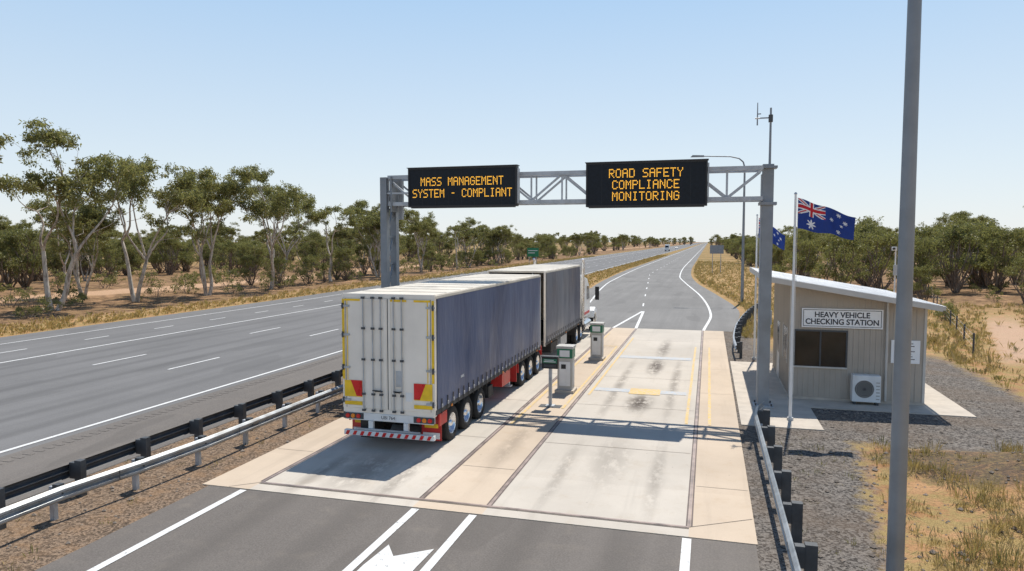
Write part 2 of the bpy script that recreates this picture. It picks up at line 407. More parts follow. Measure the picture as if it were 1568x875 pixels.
for y0 in(17.5,23,28.5,34,39.5,45): sheetrect(b,-.2,1.0,y0,y0+.018,zs+.004,crack); sheetrect(b,-11.9,-10.75,y0,y0+.018,zs+.004,crack); sheetrect(b,-6.25,-4.8,y0,y0+.018,zs+.004,crack)
line(b,[(-.3,14.9),(1.0,15.7)],.018,zs+.006,crack); line(b,[(-10.62,14.9),(-11.2,14.42)],.018,zs+.006,crack)
b.done()
b=B('slab_painted_markings')
z2=zs+.010
for x0,ya,yb in((-6.15,22,46),(-4.95,24.5,40),(-4.42,27,44),(-.62,23.5,41),(.12,23.5,41)):
    sheetrect(b,x0-.05,x0+.05,ya,yb,z2,py_)
sheetrect(b,-6.15,-4.95,40.05,40.17,z2,py_)
sheetrect(b,-2.95,-1.75,27.6,28.7,z2+.004,py_)
sheetrect(b,-4.35,-.75,27.9,28.5,z2,pb)
sheetrect(b,-4.35,-.75,36.2,37.0,z2,pb)
b.done()

# ---------------------------------------------------------------- guardrails
PROF=[(0,.44),(.02,.45),(.075,.495),(.075,.545),(.01,.59),(.01,.61),(.075,.655),(.075,.705),(.02,.75),(0,.76)]
def guardrail(name,pts,face,post_ys,railm,postm,blockm,ph=.86,pw_=.11,pd=.16):
    c=pts[0]; b=B(name,(c[0],c[1],0))
    for k,(dx,z) in enumerate(PROF[:-1]):
        dx2,z2_=PROF[k+1]; vs=[];n=len(pts)
        for px,py in pts: vs+=[(px+face*dx,py,z),(px+face*dx2,py,z2_)]
        b.add(vs,[(2*i,2*i+1,2*i+3,2*i+2) for i in range(n-1)],railm,True)
        vs=[(v[0]-face*.006,v[1],v[2]) for v in vs]
        b.add(vs,[(2*i+2,2*i+3,2*i+1,2*i) for i in range(n-1)],railm,True)
    for y_ in post_ys:
        px=interp(pts,y_)
        xa,xb=sorted((px-face*.01,px-face*.17)); b.box(xa,xb,y_-.075,y_+.075,.42,.80,blockm)
        xa,xb=sorted((px-face*.172,px-face*(.172+pd))); b.box(xa,xb,y_-pw_/2,y_+pw_/2,-.2,ph,postm)
        b.cyl((px+face*.02,y_,.60),(px+face*.035,y_,.60),.02,.02,galv_d,8)
    for i in range(0,int((pts[-1][1]-pts[0][1])/4)):
        y_=pts[0][1]+i*4+1; px=interp(pts,y_)
        b.box(min(px+face*.077,px+face*.083),max(px+face*.077,px+face*.083),y_,y_+.02,.49,.71,galv_d)
    return b.done()
pn=[(-13.35,-4),(-13.3,11.7),(-13.05,13.7),(-12.9,15.8),(-12.85,30),(-12.85,46)]
guardrail('guardrail',pn,1,[11.7+2*i for i in range(-7,18)],rail_m,galv,galv_d,.74,.1,.12)
pn=[(-14.45,-6),(-14.45,20),(-14.4,46)]
guardrail('guardrail',pn,-1,[11.0+2*i for i in range(-8,18)],galv_d,galv_d,galv_d,.86,.16,.18)
pn=[(1.5,-4),(1.5,22.5),(1.62,23.6),(1.85,24.3)]
guardrail('guardrail',pn,-1,[22.7-2*i for i in range(13)],rail_m,galv_d,galv_d,.84,.16,.2)
pn=smoothpts([(1.45,37.2),(1.45,41),(1.9,48),(3.0,57),(4.2,64)],5)
guardrail('guardrail',pn,-1,[38+2*i for i in range(13)],galv,galv_d,galv_d,.84,.12,.14)

# ---------------------------------------------------------------- gantry
gy=27.0
b=B('overhead_sign_gantry',(-5.3,gy,0))
for px in(-12.8,2.0):
    if px<0:
        for yy_ in(-.45,.45): b.box(px-.14,px+.14,gy+yy_-.14,gy+yy_+.14,0,8.6,galv_post)
        for k in range(7): 
            z0=.6+k*1.12; b.beam((px,gy-.31,z0),(px,gy+.31,z0+1.1),.08,.08,galv_post,(1,0,0)); b.beam((px,gy-.31,z0),(px,gy+.31,z0),.07,.07,galv_post,(1,0,0))
        b.box(px+.45,px+.6,gy-.1,gy+.1,6.9,8.5,galv_post); b.box(px+.3,px+.36,gy-.55,gy+.55,7.2,8.62,galv_post)
        b.box(px-.3,px+.3,gy-.75,gy+.75,0,.05,galv)
    else:
        b.box(px-.19,px+.19,gy-.19,gy+.19,0,8.75,galv_post)
        b.box(px-.24,px-.191,gy-.06,gy+.06,0.3,8.4,galv); b.box(px+.191,px+.23,gy-.1,gy+.1,3,3.5,galv)
        b.box(px-.35,px+.35,gy-.35,gy+.35,0,.06,galv)
        for sx in(-.27,.27):
            for sy in(-.27,.27): b.cyl((px+sx,gy+sy,.06),(px+sx,gy+sy,.14),.03,.03,galv_d,8)
        b.box(px-.3,px+.3,gy-.3,gy+.3,7.3,7.4,galv_post); b.box(px-.3,px+.3,gy-.3,gy+.3,8.6,8.68,galv_post)
xl,xr=-12.65,1.8
for z_ in(7.52,8.60):
    for yy_ in(-.42,.42): b.beam((xl,gy+yy_,z_),(xr,gy+yy_,z_),.15,.15,galv)
n=12; dx=(xr-xl)/n
for yy_ in(-.42,.42):
    for i in range(n):
        x0=xl+i*dx
        za,zb=(7.6,8.52) if i%2 else (8.52,7.6)
        b.beam((x0+.04,gy+yy_,za),(x0+dx-.04,gy+yy_,zb),.075,.075,galv)
        b.beam((x0,gy+yy_,7.6),(x0,gy+yy_,8.52),.06,.06,galv)
for i in range(n+1):
    x0=xl+i*dx
    for z_ in(7.52,8.60): b.beam((x0,gy-.34,z_),(x0,gy+.34,z_),.06,.06,galv)
b.beam((-12.8,gy-.5,7.95),(-11.5,gy-.5,7.95),.07,.07,galv)
b.done()
b=B('antenna_mast',(2.05,gy,8.75))
b.cyl((2.05,gy,8.75),(2.05,gy,10.75),.045,.035,galv_post,10)
b.beam((1.6,gy,10.4),(2.1,gy,10.4),.04,.04,galv_post)
b.cyl((1.6,gy,10.15),(1.6,gy,10.95),.025,.015,galv_post,8)
b.cyl((1.52,gy,10.4),(1.68,gy,10.4),.03,.03,white_p,8); b.box(1.98,2.12,gy-.08,gy+.08,10.25,10.5,galv_d)
b.beam((1.6,gy,10.55),(1.72,gy,10.55),.03,.03,galv_d)
b.done()

FONT={'A':"01110 10001 10001 11111 10001 10001 10001",'C':"01110 10001 10000 10000 10000 10001 01110",'D':"11110 10001 10001 10001 10001 10001 11110",
'E':"11111 10000 10000 11110 10000 10000 11111",'F':"11111 10000 10000 11110 10000 10000 10000",'G':"01110 10001 10000 10111 10001 10001 01110",
'I':"01110 00100 00100 00100 00100 00100 01110",'L':"10000 10000 10000 10000 10000 10000 11111",'M':"10001 11011 10101 10101 10001 10001 10001",
'N':"10001 11001 10101 10101 10011 10001 10001",'O':"01110 10001 10001 10001 10001 10001 01110",'P':"11110 10001 10001 11110 10000 10000 10000",
'R':"11110 10001 10001 11110 10100 10010 10001",'S':"01111 10000 10000 01110 00001 00001 11110",'T':"11111 00100 00100 00100 00100 00100 00100",
'Y':"10001 10001 01010 00100 00100 00100 00100",'-':"00000 00000 00000 01110 00000 00000 00000",' ':"00000 "*7}
def vms(x0,x1,z0,z1,lines,pitch,ph,y0=26.25):
    e=empty('electronic_message_sign',((x0+x1)/2,y0,(z0+z1)/2))
    b=B('cabinet',((x0+x1)/2,y0,(z0+z1)/2),.015)
    b.box(x0,x1,y0,y0+.28,z0,z1,blackpanel)
    b.done(e)
    b=B('frame_and_brackets',((x0+x1)/2,y0,(z0+z1)/2))
    f=.06
    b.box(x0,x1,y0-.03,y0-.002,z1-f,z1,black); b.box(x0,x1,y0-.03,y0-.002,z0,z0+f,black)
    b.box(x0,x0+f,y0-.03,y0-.002,z0+f+.001,z1-f-.001,black); b.box(x1-f,x1,y0-.03,y0-.002,z0+f+.001,z1-f-.001,black)
    b.box(x0-.03,x1+.03,y0-.08,y0+.3,z1+.003,z1+.03,galv_d); 
    for k in range(4):
        xx=x0+.3+k*(x1-x0-.6)/3; b.box(xx-.04,xx+.04,y0+.283,y0+.36,z0+.05,z1-.05,galv)
    b.box(x1+.004,x1+.05,y0+.02,y0+.26,z0+.1,z1-.1,galv); b.box(x0+.1,x1-.1,y0+.02,y0+.2,z0-.04,z0-.003,galv_d)
    b.done(e)
    b=B('led_matrix_face',((x0+x1)/2,y0,(z0+z1)/2)); 
    b.poly([(x0+f,y0-.006,z0+f),(x1-f,y0-.006,z0+f),(x1-f,y0-.006,z1-f),(x0+f,y0-.006,z1-f)],ledoff)
    for k in range(1,8):
        xx=x0+f+k*(x1-x0-2*f)/8; b.poly([(xx-.004,y0-.008,z0+f),(xx+.004,y0-.008,z0+f),(xx+.004,y0-.008,z1-f),(xx-.004,y0-.008,z1-f)],black)
    b.done(e)
    b=B('led_text',((x0+x1)/2,y0,(z0+z1)/2))
    for s,zc in lines:
        wtot=(len(s)*6-1)*pitch; xs0=(x0+x1)/2-wtot/2
        for ci,ch in enumerate(s):
            rows=FONT[ch].split()
            if ch==' ': continue
            for r,row in enumerate(rows):
                for c_,bit in enumerate(row):
                    if bit=='1':
                        xa=xs0+(ci*6+c_)*pitch; za=zc+3.5*ph-(r+1)*ph
                        g=.13; b.poly([(xa+g*pitch,y0-.014,za+g*ph),(xa+pitch*(1-g),y0-.014,za+g*ph),(xa+pitch*(1-g),y0-.014,za+ph*(1-g)),(xa+g*pitch,y0-.014,za+ph*(1-g))],ledm)
    b.done(e)
vms(-11.62,-7.12,7.36,8.90,[("MASS MANAGEMENT",8.36),("SYSTEM - COMPLIANT",7.90)],.0385,.048)
vms(-4.45,-.08,7.28,8.90,[("ROAD SAFETY",8.50),("COMPLIANCE",8.08),("MONITORING",7.66)],.0410,.047)

# ---------------------------------------------------------------- truck
truck=empty('semi_trailer_truck',(-8.76,30,0))
XL,XR=-10.18,-7.33; XC=(XL+XR)/2
def wheels(b,y,dual=True,r=.535,steer=False):
    for side,xo in((1,XR-.02),(-1,XL+.02)):
        c=(xo-side*.16,y,r)
        prof=[(.13,0,alu),(.13,.07,alu),(.10,.10,alu),(.03,.13,alu),(-.02,.2,dark),(.0,.235,alu),(.12,.29,alu),(.135,.315,alu),(.14,.33,rubber),(.165,.40,rubber),(.155,.47,rubber),(.12,r-.015,rubber),(.08,r,rubber),(-.1,r,rubber),(-.14,r-.03,rubber),(-.15,.4,rubber),(-.13,.3,rubber)]
        if dual: prof+= [(-.17,.3,rubber),(-.19,.4,rubber),(-.2,r-.03,rubber),(-.23,r,rubber),(-.42,r,rubber),(-.47,r-.04,rubber),(-.48,.3,dark),(-.4,.1,dark)]
        b.lathe(c,prof,side)
        for k in range(10):
            t_=2*math.pi*k/10; cy,cz=y+math.cos(t_)*.175,r+math.sin(t_)*.175
            b.cyl((c[0]+side*.0,cy,cz),(c[0]+side*.035,cy,cz),.014,.014,alu,6)
    b.cyl((XL+.3,y,r),(XR-.3,y,r),.07,.07,dark,10)
def mudguard(b,y0,y1,z,m):
    for side,xo in((1,XR-.02),(-1,XL+.02)):
        xa,xb=sorted((xo,xo-side*.5))
        pts=[(y0,z-.55),(y0,z-.12),(y0+.15,z),(y1-.15,z),(y1,z-.12),(y1,z-.45)]
        for i in range(len(pts)-1):
            (ya,za),(yb,zb)=pts[i],pts[i+1]
            b.beam(((xa+xb)/2,ya,za),((xa+xb)/2,yb,zb),xb-xa,.025,m,(0,-(zb-za),(yb-ya)) if abs(yb-ya)>.01 else (0,1,0))
def trailer(tag,y0,y1,ztop,cm,zb=1.12,rear_doors=True):
    b=B(tag+'_body',(XC,y0,0),.012)
    b.box(XL+.02,XR-.02,y0+.04,y1,ztop-.09,ztop,roofw)
    b.box(XL+.03,XR-.03,y0+.05,y1,zb,zb+.14,dark)
    b.box(XR-.03,XR+.012,y0+.02,y1,zb-.02,zb+.12,galv_d)
    b.box(XL-.012,XL+.03,y0+.02,y1,zb-.02,zb+.12,galv_d)
    b.box(XR-.04,XR+.015,y0+.02,y1,ztop-.11,ztop-.02,roofw); b.box(XL-.015,XL+.04,y0+.02,y1,ztop-.11,ztop-.02,roofw)
    b.box(XL,XR,y1-.06,y1+.02,zb,ztop-.02,cream)
    for xx in(XL-.005,XR-.075): b.box(xx,xx+.08,y0,y0+.12,zb-.05,ztop-.02,cream)
    for xx in(XL-.012,XR-.07): b.box(xx,xx+.082,y1-.14,y1+.03,zb-.05,ztop-.02,galv)
    k=0
    while y0+1.1+k*1.2<y1-.4: b.box(XL+.06,XR-.06,y0+1.1+k*1.2,y0+1.14+k*1.2,ztop+.001,ztop+.012,roofw); k+=1
    b.done(truck)
    for side,xo in((1,XR+.004),(-1,XL-.004)):
        c=B(tag+'_side_curtain',(xo,(y0+y1)/2,0)); ny_=170; nz_=12; vs=[]
        for i in range(ny_+1):
            for j in range(nz_+1):
                yv=y0+.13+(y1-y0-.28)*i/ny_; zv=zb+.13+(ztop-.11-zb-.13)*j/nz_
                w=.004*math.sin(yv*5.1+2*math.sin(yv*.9)+.5*math.sin(zv*1.7))*(1-.8*j/nz_)+(.020*math.sin(yv*.9+1)+.010*math.sin(yv*2.3+zv*.7)+.006*math.sin(yv*3.7-zv*1.3))*math.sin(math.pi*j/nz_)
                vs.append((xo+side*(w+.026),yv,zv))
        c.add(vs,[(i*(nz_+1)+j,(i+1)*(nz_+1)+j,(i+1)*(nz_+1)+j+1,i*(nz_+1)+j+1) for i in range(ny_) for j in range(nz_)],cm,True)
        yv=y0+.4
        while yv<y1-.3:
            xa,xb=sorted((xo+side*.040,xo+side*.052)); c.box(xa,xb,yv-.025,yv+.025,zb+.02,zb+.40,black)
            xa,xb=sorted((xo+side*.053,xo+side*.07)); c.box(xa,xb,yv-.035,yv+.035,zb+.14,zb+.24,galv)
            xa,xb=sorted((xo+side*.036,xo+side*.05)); c.box(xa,xb,yv-.015,yv+.015,zb-.06,zb+.0195,black)
            yv+=.47
        for k in range(3):
            yv=y0+1+k*(y1-y0-2)/2; xa,xb=sorted((xo+side*.02,xo+side*.04)); c.box(xa,xb,yv+.2,yv+.3,zb-.01,zb+.05,orange)
        c.done(truck)
zt=4.50; y0=18.27
trailer('rear_trailer',y0,31.1,zt,curtA)
trailer('front_trailer',32.1,41.4,4.62,curtB)
b=B('rear_doors',(XC,y0,0),.006)
zb=1.12
b.box(XL,XR,y0-.02,y0+.035,zt-.12,zt+.01,cream); b.box(XL,XR,y0-.02,y0+.035,zb-.06,zb+.07,cream)
for xa,xb in((XL+.11,XC-.012),(XC+.012,XR-.11)):
    b.box(xa,xb,y0-.03,y0+.03,zb+.075,zt-.125,cream)
    w=xb-xa
    for k in(.02,.98-.05):
        b.box(xa+w*k,xa+w*k+.06,y0-.045,y0-.031,zb+.08,zt-.13,cream)
    b.box(xa+.09,xb-.09,y0-.042,y0-.031,zb+.09,zb+.15,cream); b.box(xa+.09,xb-.09,y0-.042,y0-.031,zt-.2,zt-.14,cream)
for xo in(XL-.006,XR-.104): b.box(xo,xo+.11,y0-.03,y0+.03,zb+.075,zt-.125,cream)
b.box(XC-.008,XC+.008,y0-.034,y0-.02,zb+.08,zt-.13,black)
for xx in(XL+.112,XR-.112): b.box(xx-.006,xx+.006,y0-.034,y0-.031,zb+.08,zt-.13,black)
b.done(truck)
b=B('door_hardware',(XC,y0,0))
for xx in(XC-.75,XC-.45,XC-.2,XC+.2,XC+.45):
    b.cyl((xx,y0-.07,zb+.0),(xx,y0-.07,zt-.06),.019,.019,galv,8)
    for z_ in(zb+.03,zb+.5,zb+1.5,zb+2.4,zt-.1): b.box(xx-.05,xx+.05,y0-.09,y0-.046,z_-.03,z_+.03,galv_d)
for xx,d in((XC-.45,.3),(XC-.2,-.16),(XC+.2,.2),(XC+.45,-.2)):
    b.beam((xx,y0-.1,zb+.62),(xx+d,y0-.1,zb+.60),.03,.05,galv_d,(0,-1,0))
for z_ in(zb+.3,zb+1.25,zb+2.2,zt-.35):
    for xx,s in((XL,1),(XR,-1)):
        xa,xb=sorted((xx-s*.03,xx+s*.24)); b.box(xa,xb,y0-.075,y0-.047,z_-.03,z_+.03,galv); b.cyl((xx+s*.03,y0-.07,z_-.08),(xx+s*.03,y0-.07,z_+.08),.03,.03,galv_d,8)
b.box(XC+.26,XC+.42,y0-.055,y0-.032,zb+.75,zb+1.2,galv); b.box(XC+.55,XC+.75,y0-.036,y0-.0305,zb+.35,zb+.6,white_p)
b.done(truck)
b=B('reflective_marking_tape',(XC,y0,0))
yt=y0-.047
def tape(x0,x1,z0,z1,m,y=yt): b.poly([(x0,y,z0),(x1,y,z0),(x1,y,z1),(x0,y,z1)],m)
tape(XL+.0,XL+.075,zb+.9,zt-.15,yellow); tape(XR-.075,XR-.0,zb+.9,zt-.15,yellow)
for k in range(4): 
    xx=XL+.08+k*.72; 
    if k!=1: tape(xx,xx+.5,zt-.20,zt-.14,yellow,yt-.004)
tape(XL+.15,XL+.18,zb+.9,zt-.2,yellow); tape(XR-.21,XR-.18,zb+.9,zt-.2,yellow)
for s,xo in((1,XL+.06),(-1,XR-.06)):
    x1_=xo+s*.56; xa,xb=min(xo,x1_),max(xo,x1_)
    tape(xa,xb,zb+.40,zb+.88,yellow,yt-.006)
    b.poly([(xo+s*.20,yt-.010,zb+.88),(xo+s*.56,yt-.010,zb+.88),(xo+s*.56,yt-.010,zb+.42),(xo+s*.38,yt-.010,zb+.42)],redref)
    tape(xa,xb,zb+.16,zb+.27,yellow,yt-.006)
b.done(truck)
b=B('rear_bumper_and_lights',(XC,y0,0),.006)
b.box(XL+.05,XR-.05,y0-.03,y0+.12,.84,zb-.065,white_p)
for sx in(-1,1):
    for k in range(3):
        xx=XC+sx*(1.28-k*.17); b.cyl((xx,y0-.031,.955),(xx,y0-.07,.955),.068,.06,redref if k!=1 else orange,14)
    b.box(XC+sx*1.1-.32,XC+sx*1.1+.32,y0-.04,y0-.031,.865,1.045,galv_d)
    b.box(XC+sx*.55-.07,XC+sx*.55+.07,y0-.06,y0+.05,.46,.835,white_p)
b.box(XC-.22,XC+.22,y0-.055,y0-.034,.88,1.03,white_p)
b.box(XL+.08,XR+.02,y0-.16,y0-.02,.42,.56,white_p)
for k in range(12):
    xa=XL+.12+k*.23; b.poly([(xa,y0-.1645,.43),(xa+.10,y0-.1645,.43),(xa+.16,y0-.1645,.55),(xa+.06,y0-.1645,.55)],redref)
b.beam((XC-1.0,y0-.09,.60),(XC+1.0,y0-.09,.60),.05,.05,galv)
b.box(XC-.95,XC-.55,y0+.1,y0+.14,.3,.85,black); 
for s,xo in((1,XR+.0),(-1,XL-.0)):
    xa,xb=sorted((xo,xo-s*.62)); b.box(xa,xb,y0+.48,y0+.50,.25,1.06,red); b.box(xa+.05,xb-.05,y0+.455,y0+.478,.30,.48,white_p); b.box(xa+.1,xb-.1,y0+.455,y0+.478,.62,.74,yellow)
    xa,xb=sorted((xo+s*.012,xo-s*.04)); b.box(xa,xb,y0+.3,y0+.9,.72,1.08,red)
b.done(truck)
text('licence_plate_text','UBI 764',(XC,y0-.057,.955),.13,txt_dark,truck)
text('company_lettering','HAUL',(XR+.06,20.4,1.85),.12,white_p,truck,rot=(R(90),0,R(90)))
b=B('chassis_and_running_gear',(XC,25,0))
for xx in(XC-.5,XC+.5):
    b.box(xx-.06,xx+.06,y0+.3,30.9,.78,1.119,red); b.box(xx-.06,xx+.06,31.0,41.2,.78,1.119,red)
for y_ in(19.75,21.1,22.45): wheels(b,y_)
for y_ in(28.1,29.45,30.8): wheels(b,y_)
for y_ in(40.6,42.0): wheels(b,y_)
wheels(b,47.0,False)
mudguard(b,19.15,23.1,1.12,dark)
mudguard(b,27.4,31.5,1.22,red)
mudguard(b,39.9,42.7,1.15,dark)
for s,xo in((1,XR-.05),(-1,XL+.05)):
    xa,xb=sorted((xo,xo-s*.45))
    b.box(xa,xb,25.1,26.2,.55,1.05,red); b.box(xa,xb,36.0,37.6,.5,1.02,galv)
    b.box(xa,xb,23.4,23.9,.5,.9,dark); b.box(xa,xb,33.6,35.2,.55,1.0,dark)
    xa,xb=sorted((xo-s*.1,xo-s*.25)); b.box(xa,xb,26.4,26.55,.35,1.1,galv); b.box(xa-.08,xb+.08,26.35,26.6,.3,.35,galv)
    xa,xb=sorted((xo,xo-s*.5)); b.box(xa,xb,27.15,27.19,.35,1.1,red); b.box(xa,xb,31.6,31.64,.35,1.1,white_p)
b.box(XL+.4,XR-.4,31.1,33.5,.95,1.08,dark)
b.done(truck)
b=B('prime_mover_cab',(XC,44,0),.05)
cx0,cx1=XC-1.40,XC+1.40
b.prism([(42.2,1.3),(45.2,1.3),(45.3,2.3),(44.9,3.2),(44.2,3.65),(42.3,3.95),(42.2,3.8)],'x',cx0,cx1,white_p)
b.prism([(45.21,1.1),(47.7,1.0),(47.75,1.9),(47.4,2.15),(45.21,2.35)],'x',XC-1.0,XC+1.0,white_p)
b.prism([(46.3,.95),(46.45,1.4),(47.0,1.62),(47.6,1.4),(47.8,1.0),(47.8,.7),(47.65,.7),(47.5,1.1),(47.0,1.25),(46.5,1.1),(46.4,.95)],'x',cx0-.08,cx1+.08,white_p)
b.box(cx0,cx1,47.85,48.1,.4,1.0,alu)
b.done(truck)
b=B('cab_fittings',(XC,44,0))
b.poly([(cx1+.006,43.9,2.35),(cx1+.006,45.0,2.35),(cx1+.006,44.75,3.15),(cx1+.006,43.9,3.2)],glass)
b.poly([(cx0-.006,43.9,2.35),(cx0-.006,45.0,2.35),(cx0-.006,44.75,3.15),(cx0-.006,43.9,3.2)],glass)
b.poly([(cx0+.12,45.32,2.4),(cx1-.12,45.32,2.4),(cx1-.2,45.0,3.15),(cx0+.2,45.0,3.15)],glass)
for s in(-1,1):
    xx=XC+s*1.50; b.cyl((xx,41.95,1.0),(xx,41.95,4.75),.09,.09,alu,14); b.cyl((xx,41.95,4.75),(xx,41.8,4.95),.08,.085,alu,14)
    b.cyl((XC+s*1.2,42.9,.75),(XC+s*1.2,45.2,.75),.32,.32,alu,20)
    b.beam((XC+s*1.38,45.0,3.0),(XC+s*1.85,45.1,3.0),.03,.03,alu); b.beam((XC+s*1.38,45.0,2.3),(XC+s*1.85,45.1,2.3),.03,.03,alu)
    xa,xb=sorted((XC+s*1.75,XC+s*2.0)); b.box(xa,xb,45.05,45.15,2.25,3.1,black)
    xa,xb=sorted((XC+s*1.405,XC+s*1.42)); b.box(xa,xb,42.3,44.9,1.45,1.6,red)
b.box(XC-.5,XC+.5,40.8,42.15,.75,1.0,dark)
b.done(truck)

# ---------------------------------------------------------------- kiosks & reader post
def kiosk(x,y,h=1.85):
    b=B('ticket_kiosk',(x,y,0),.012)
    b.box(x-.38,x+.38,y-.4,y+.4,.022,.14,conc_plain)
    b.box(x-.29,x+.29,y-.28,y+.28,.14,h-.48,greybox)
    b.box(x-.31,x+.31,y-.30,y+.30,h-.477,h-.10,green)
    b.box(x-.34,x+.34,y-.33,y+.33,h-.097,h,greybox)
    b.box(x-.20,x+.20,y-.318,y-.302,h-.42,h-.16,white_p)
    b.box(x-.22,x+.22,y-.292,y-.281,.3,h-.62,white_p)
    b.box(x-.14,x+.05,y-.30,y-.293,h-.9,h-.72,black)
    b.box(x-.325,x-.312,y-.2,y+.2,h-.42,h-.16,black)
    b.box(x-.345,x-.3,y-.12,y+.12,h-.75,h-.55,black)
    b.box(x+.292,x+.30,y-.2,y+.2,.3,h-.62,galv)
    b.done()
kiosk(-5.40,27.4,1.88); kiosk(-5.38,35.4,1.9)
b=B('ticket_reader_post',(-5.45,24.6,0),.008)
x,y=-5.45,24.75
b.box(x-.4,x+.4,y-.22,y+.22,.022,.035,galv_d); b.box(x-.16,x+.16,y-.16,y+.16,.036,.07,galv)
b.box(x-.055,x+.055,y-.055,y+.055,.07,1.42,galv); b.box(x-.30,x+.30,y-.12,y+.10,1.42,1.84,black)
b.box(x-.26,x+.26,y-.132,y-.121,1.62,1.78,green); b.box(x-.22,x+.22,y-.139,y-.133,1.66,1.69,white_p); b.box(x-.2,x+.15,y-.139,y-.133,1.72,1.745,white_p)
b.box(x-.22,x+.22,y-.13,y-.121,1.47,1.57,galv_d); b.box(x-.32,x+.32,y-.15,y+.12,1.841,1.87,galv_d)
b.done()

# ---------------------------------------------------------------- building
bld=empty('checking_station_building',(5.4,32,0))
wall=M('wall_cladding_beige',(.46,.40,.33),.55,0,.05,1.0,grime=.12)
trim=M('trim_light',(.58,.55,.50),.5,0,.06,2)
roofm=M('metal_roof_white',(.78,.78,.76),.35,0,.04,.8,grime=.1)
sign_w=M('sign_white',(.90,.90,.89),.4,0,.03,2)
x0,x1,ya,yb=3.05,7.62,28.5,35.6
zl,zr=4.42,3.66
def wz(x): return zl+(zr-zl)*(x-x0)/(x1-x0)
b=B('walls',(x0,ya,0))
b.prism([(x0,.12),(x1,.12),(x1,zr),(x0,zl)],'y',ya,yb,wall)
pit=.19; k=0; xx=x0+.12
while xx<x1-.1:
    b.prism([(xx-.025,.13),(xx+.025,.13),(xx+.025,wz(xx)-.02),(xx-.025,wz(xx)-.02)],'y',ya-.022,ya-.001,wall); xx+=pit
yy_=ya+.1
while yy_<yb-.1:
    b.box(x0-.022,x0-.001,yy_-.025,yy_+.025,.13,zl-.05,wall); b.box(x1+.001,x1+.022,yy_-.025,yy_+.025,.13,zr-.02,wall); yy_+=pit
b.done(bld)
b=B('roof',(x0,ya,4),.01)
ra,rb=1.98,7.92
def rz(x): return wz(x)+.06
b.prism([(ra,rz(ra)),(rb,rz(rb)),(rb,rz(rb)+.06),(ra,rz(ra)+.06)],'y',27.75,36.4,roofm)
yy_=27.9
while yy_<36.3:
    b.prism([(ra+.02,rz(ra)+.061),(rb-.02,rz(rb)+.061),(rb-.02,rz(rb)+.09),(ra+.02,rz(ra)+.09)],'y',yy_,yy_+.04,roofm); yy_+=.2
b.prism([(ra-.01,rz(ra)-.13),(rb+.01,rz(rb)-.13),(rb+.01,rz(rb)+.075),(ra-.01,rz(ra)+.075)],'y',27.70,27.748,trim)
b.prism([(ra-.04,rz(ra)-.13),(ra-.002,rz(ra)-.13),(ra-.002,rz(ra)+.1),(ra-.04,rz(ra)+.1)],'y',27.75,36.4,trim)
b.box(rb+.012,rb+.12,27.75,36.4,rz(rb)-.09,rz(rb)+.06,trim)
b.done(bld)
b=B('trim_and_downpipe',(x0,ya,0),.006)
for xx in(x0-.035,x1-.05): b.box(xx,xx+.085,ya-.04,ya+.06,.12,wz(max(min(xx,x1),x0))-.03,trim)
b.box(x0-.03,x1+.03,ya-.03,yb+.03,.02,.119,conc_plain)
b.cyl((6.35,ya-.07,.12),(6.35,ya-.07,wz(6.35)-.1),.045,.045,trim,10)
b.done(bld)
b=B('window',(4,ya,2),.004)
wx0,wx1,wz0,wz1=3.22,4.98,1.30,2.62
b.box(wx0,wx1,ya-.03,ya-.0235,wz0,wz1,glass)
f=.06
b.box(wx0-f,wx1+f,ya-.06,ya-.002,wz1,wz1+f,galv_d); b.box(wx0-f,wx1+f,ya-.08,ya-.002,wz0-f,wz0,trim)
b.box(wx0-f,wx0,ya-.06,ya-.002,wz0+.001,wz1-.001,galv_d); b.box(wx1,wx1+f,ya-.06,ya-.002,wz0+.001,wz1-.001,galv_d)
b.box((wx0+wx1)/2-.03,(wx0+wx1)/2+.03,ya-.055,ya-.031,wz0+.001,wz1-.001,galv_d)
b.box(x0-.032,x0-.024,29.3,30.9,1.3,2.6,glass); b.box(x0-.05,x0-.001,29.22,29.3,1.25,2.65,trim); b.box(x0-.05,x0-.001,30.9,30.98,1.25,2.65,trim)
b.box(x0-.05,x0-.001,32.2,33.2,.13,2.5,trim); b.box(x0-.056,x0-.0505,32.3,33.1,1.2,2.4,glass)
b.done(bld)
b=B('wall_sign',(4.9,ya,3.2),.01)
sx0,sx1,sz0,sz1=3.42,6.20,2.78,3.50
b.box(sx0,sx1,ya-.09,ya-.06,sz0,sz1,sign_w)
for (a,c,d,e_) in((sx0+.05,sx1-.05,sz1-.065,sz1-.045),(sx0+.05,sx1-.05,sz0+.045,sz0+.065)): b.box(a,c,ya-.094,ya-.0905,d,e_,txt_dark)
for a in(sx0+.05,sx1-.07): b.box(a,a+.02,ya-.094,ya-.0905,sz0+.066,sz1-.066,txt_dark)
b.done(bld)
text('wall_sign_lettering','HEAVY VEHICLE\nCHECKING STATION',((sx0+sx1)/2,ya-.093,(sz0+sz1)/2-.01),.285,txt_dark,bld,xs=.93,off=.007,line=.92)
b=B('notice_board',(7,ya,2),.006)
b.box(6.50,7.45,ya-.06,ya-.03,1.55,2.4,sign_w)
for k in range(7):
    z_=2.28-k*.095; w=.7-random.random()*.25; b.box(6.6,6.6+w,ya-.064,ya-.0605,z_-.014,z_+.014,txt_dark if k<5 else galv_d)
b.done(bld)
b=B('air_conditioner',(5.7,ya,0),.02)
ax0,ax1=5.15,6.10; 
b.box(ax0,ax1,ya-.55,ya-.15,.14,1.12,white_p)
b.box(ax0+.05,ax0+.15,ya-.5,ya-.2,.03,.138,galv_d); b.box(ax1-.15,ax1-.05,ya-.5,ya-.2,.03,.138,galv_d)
b.done(bld)
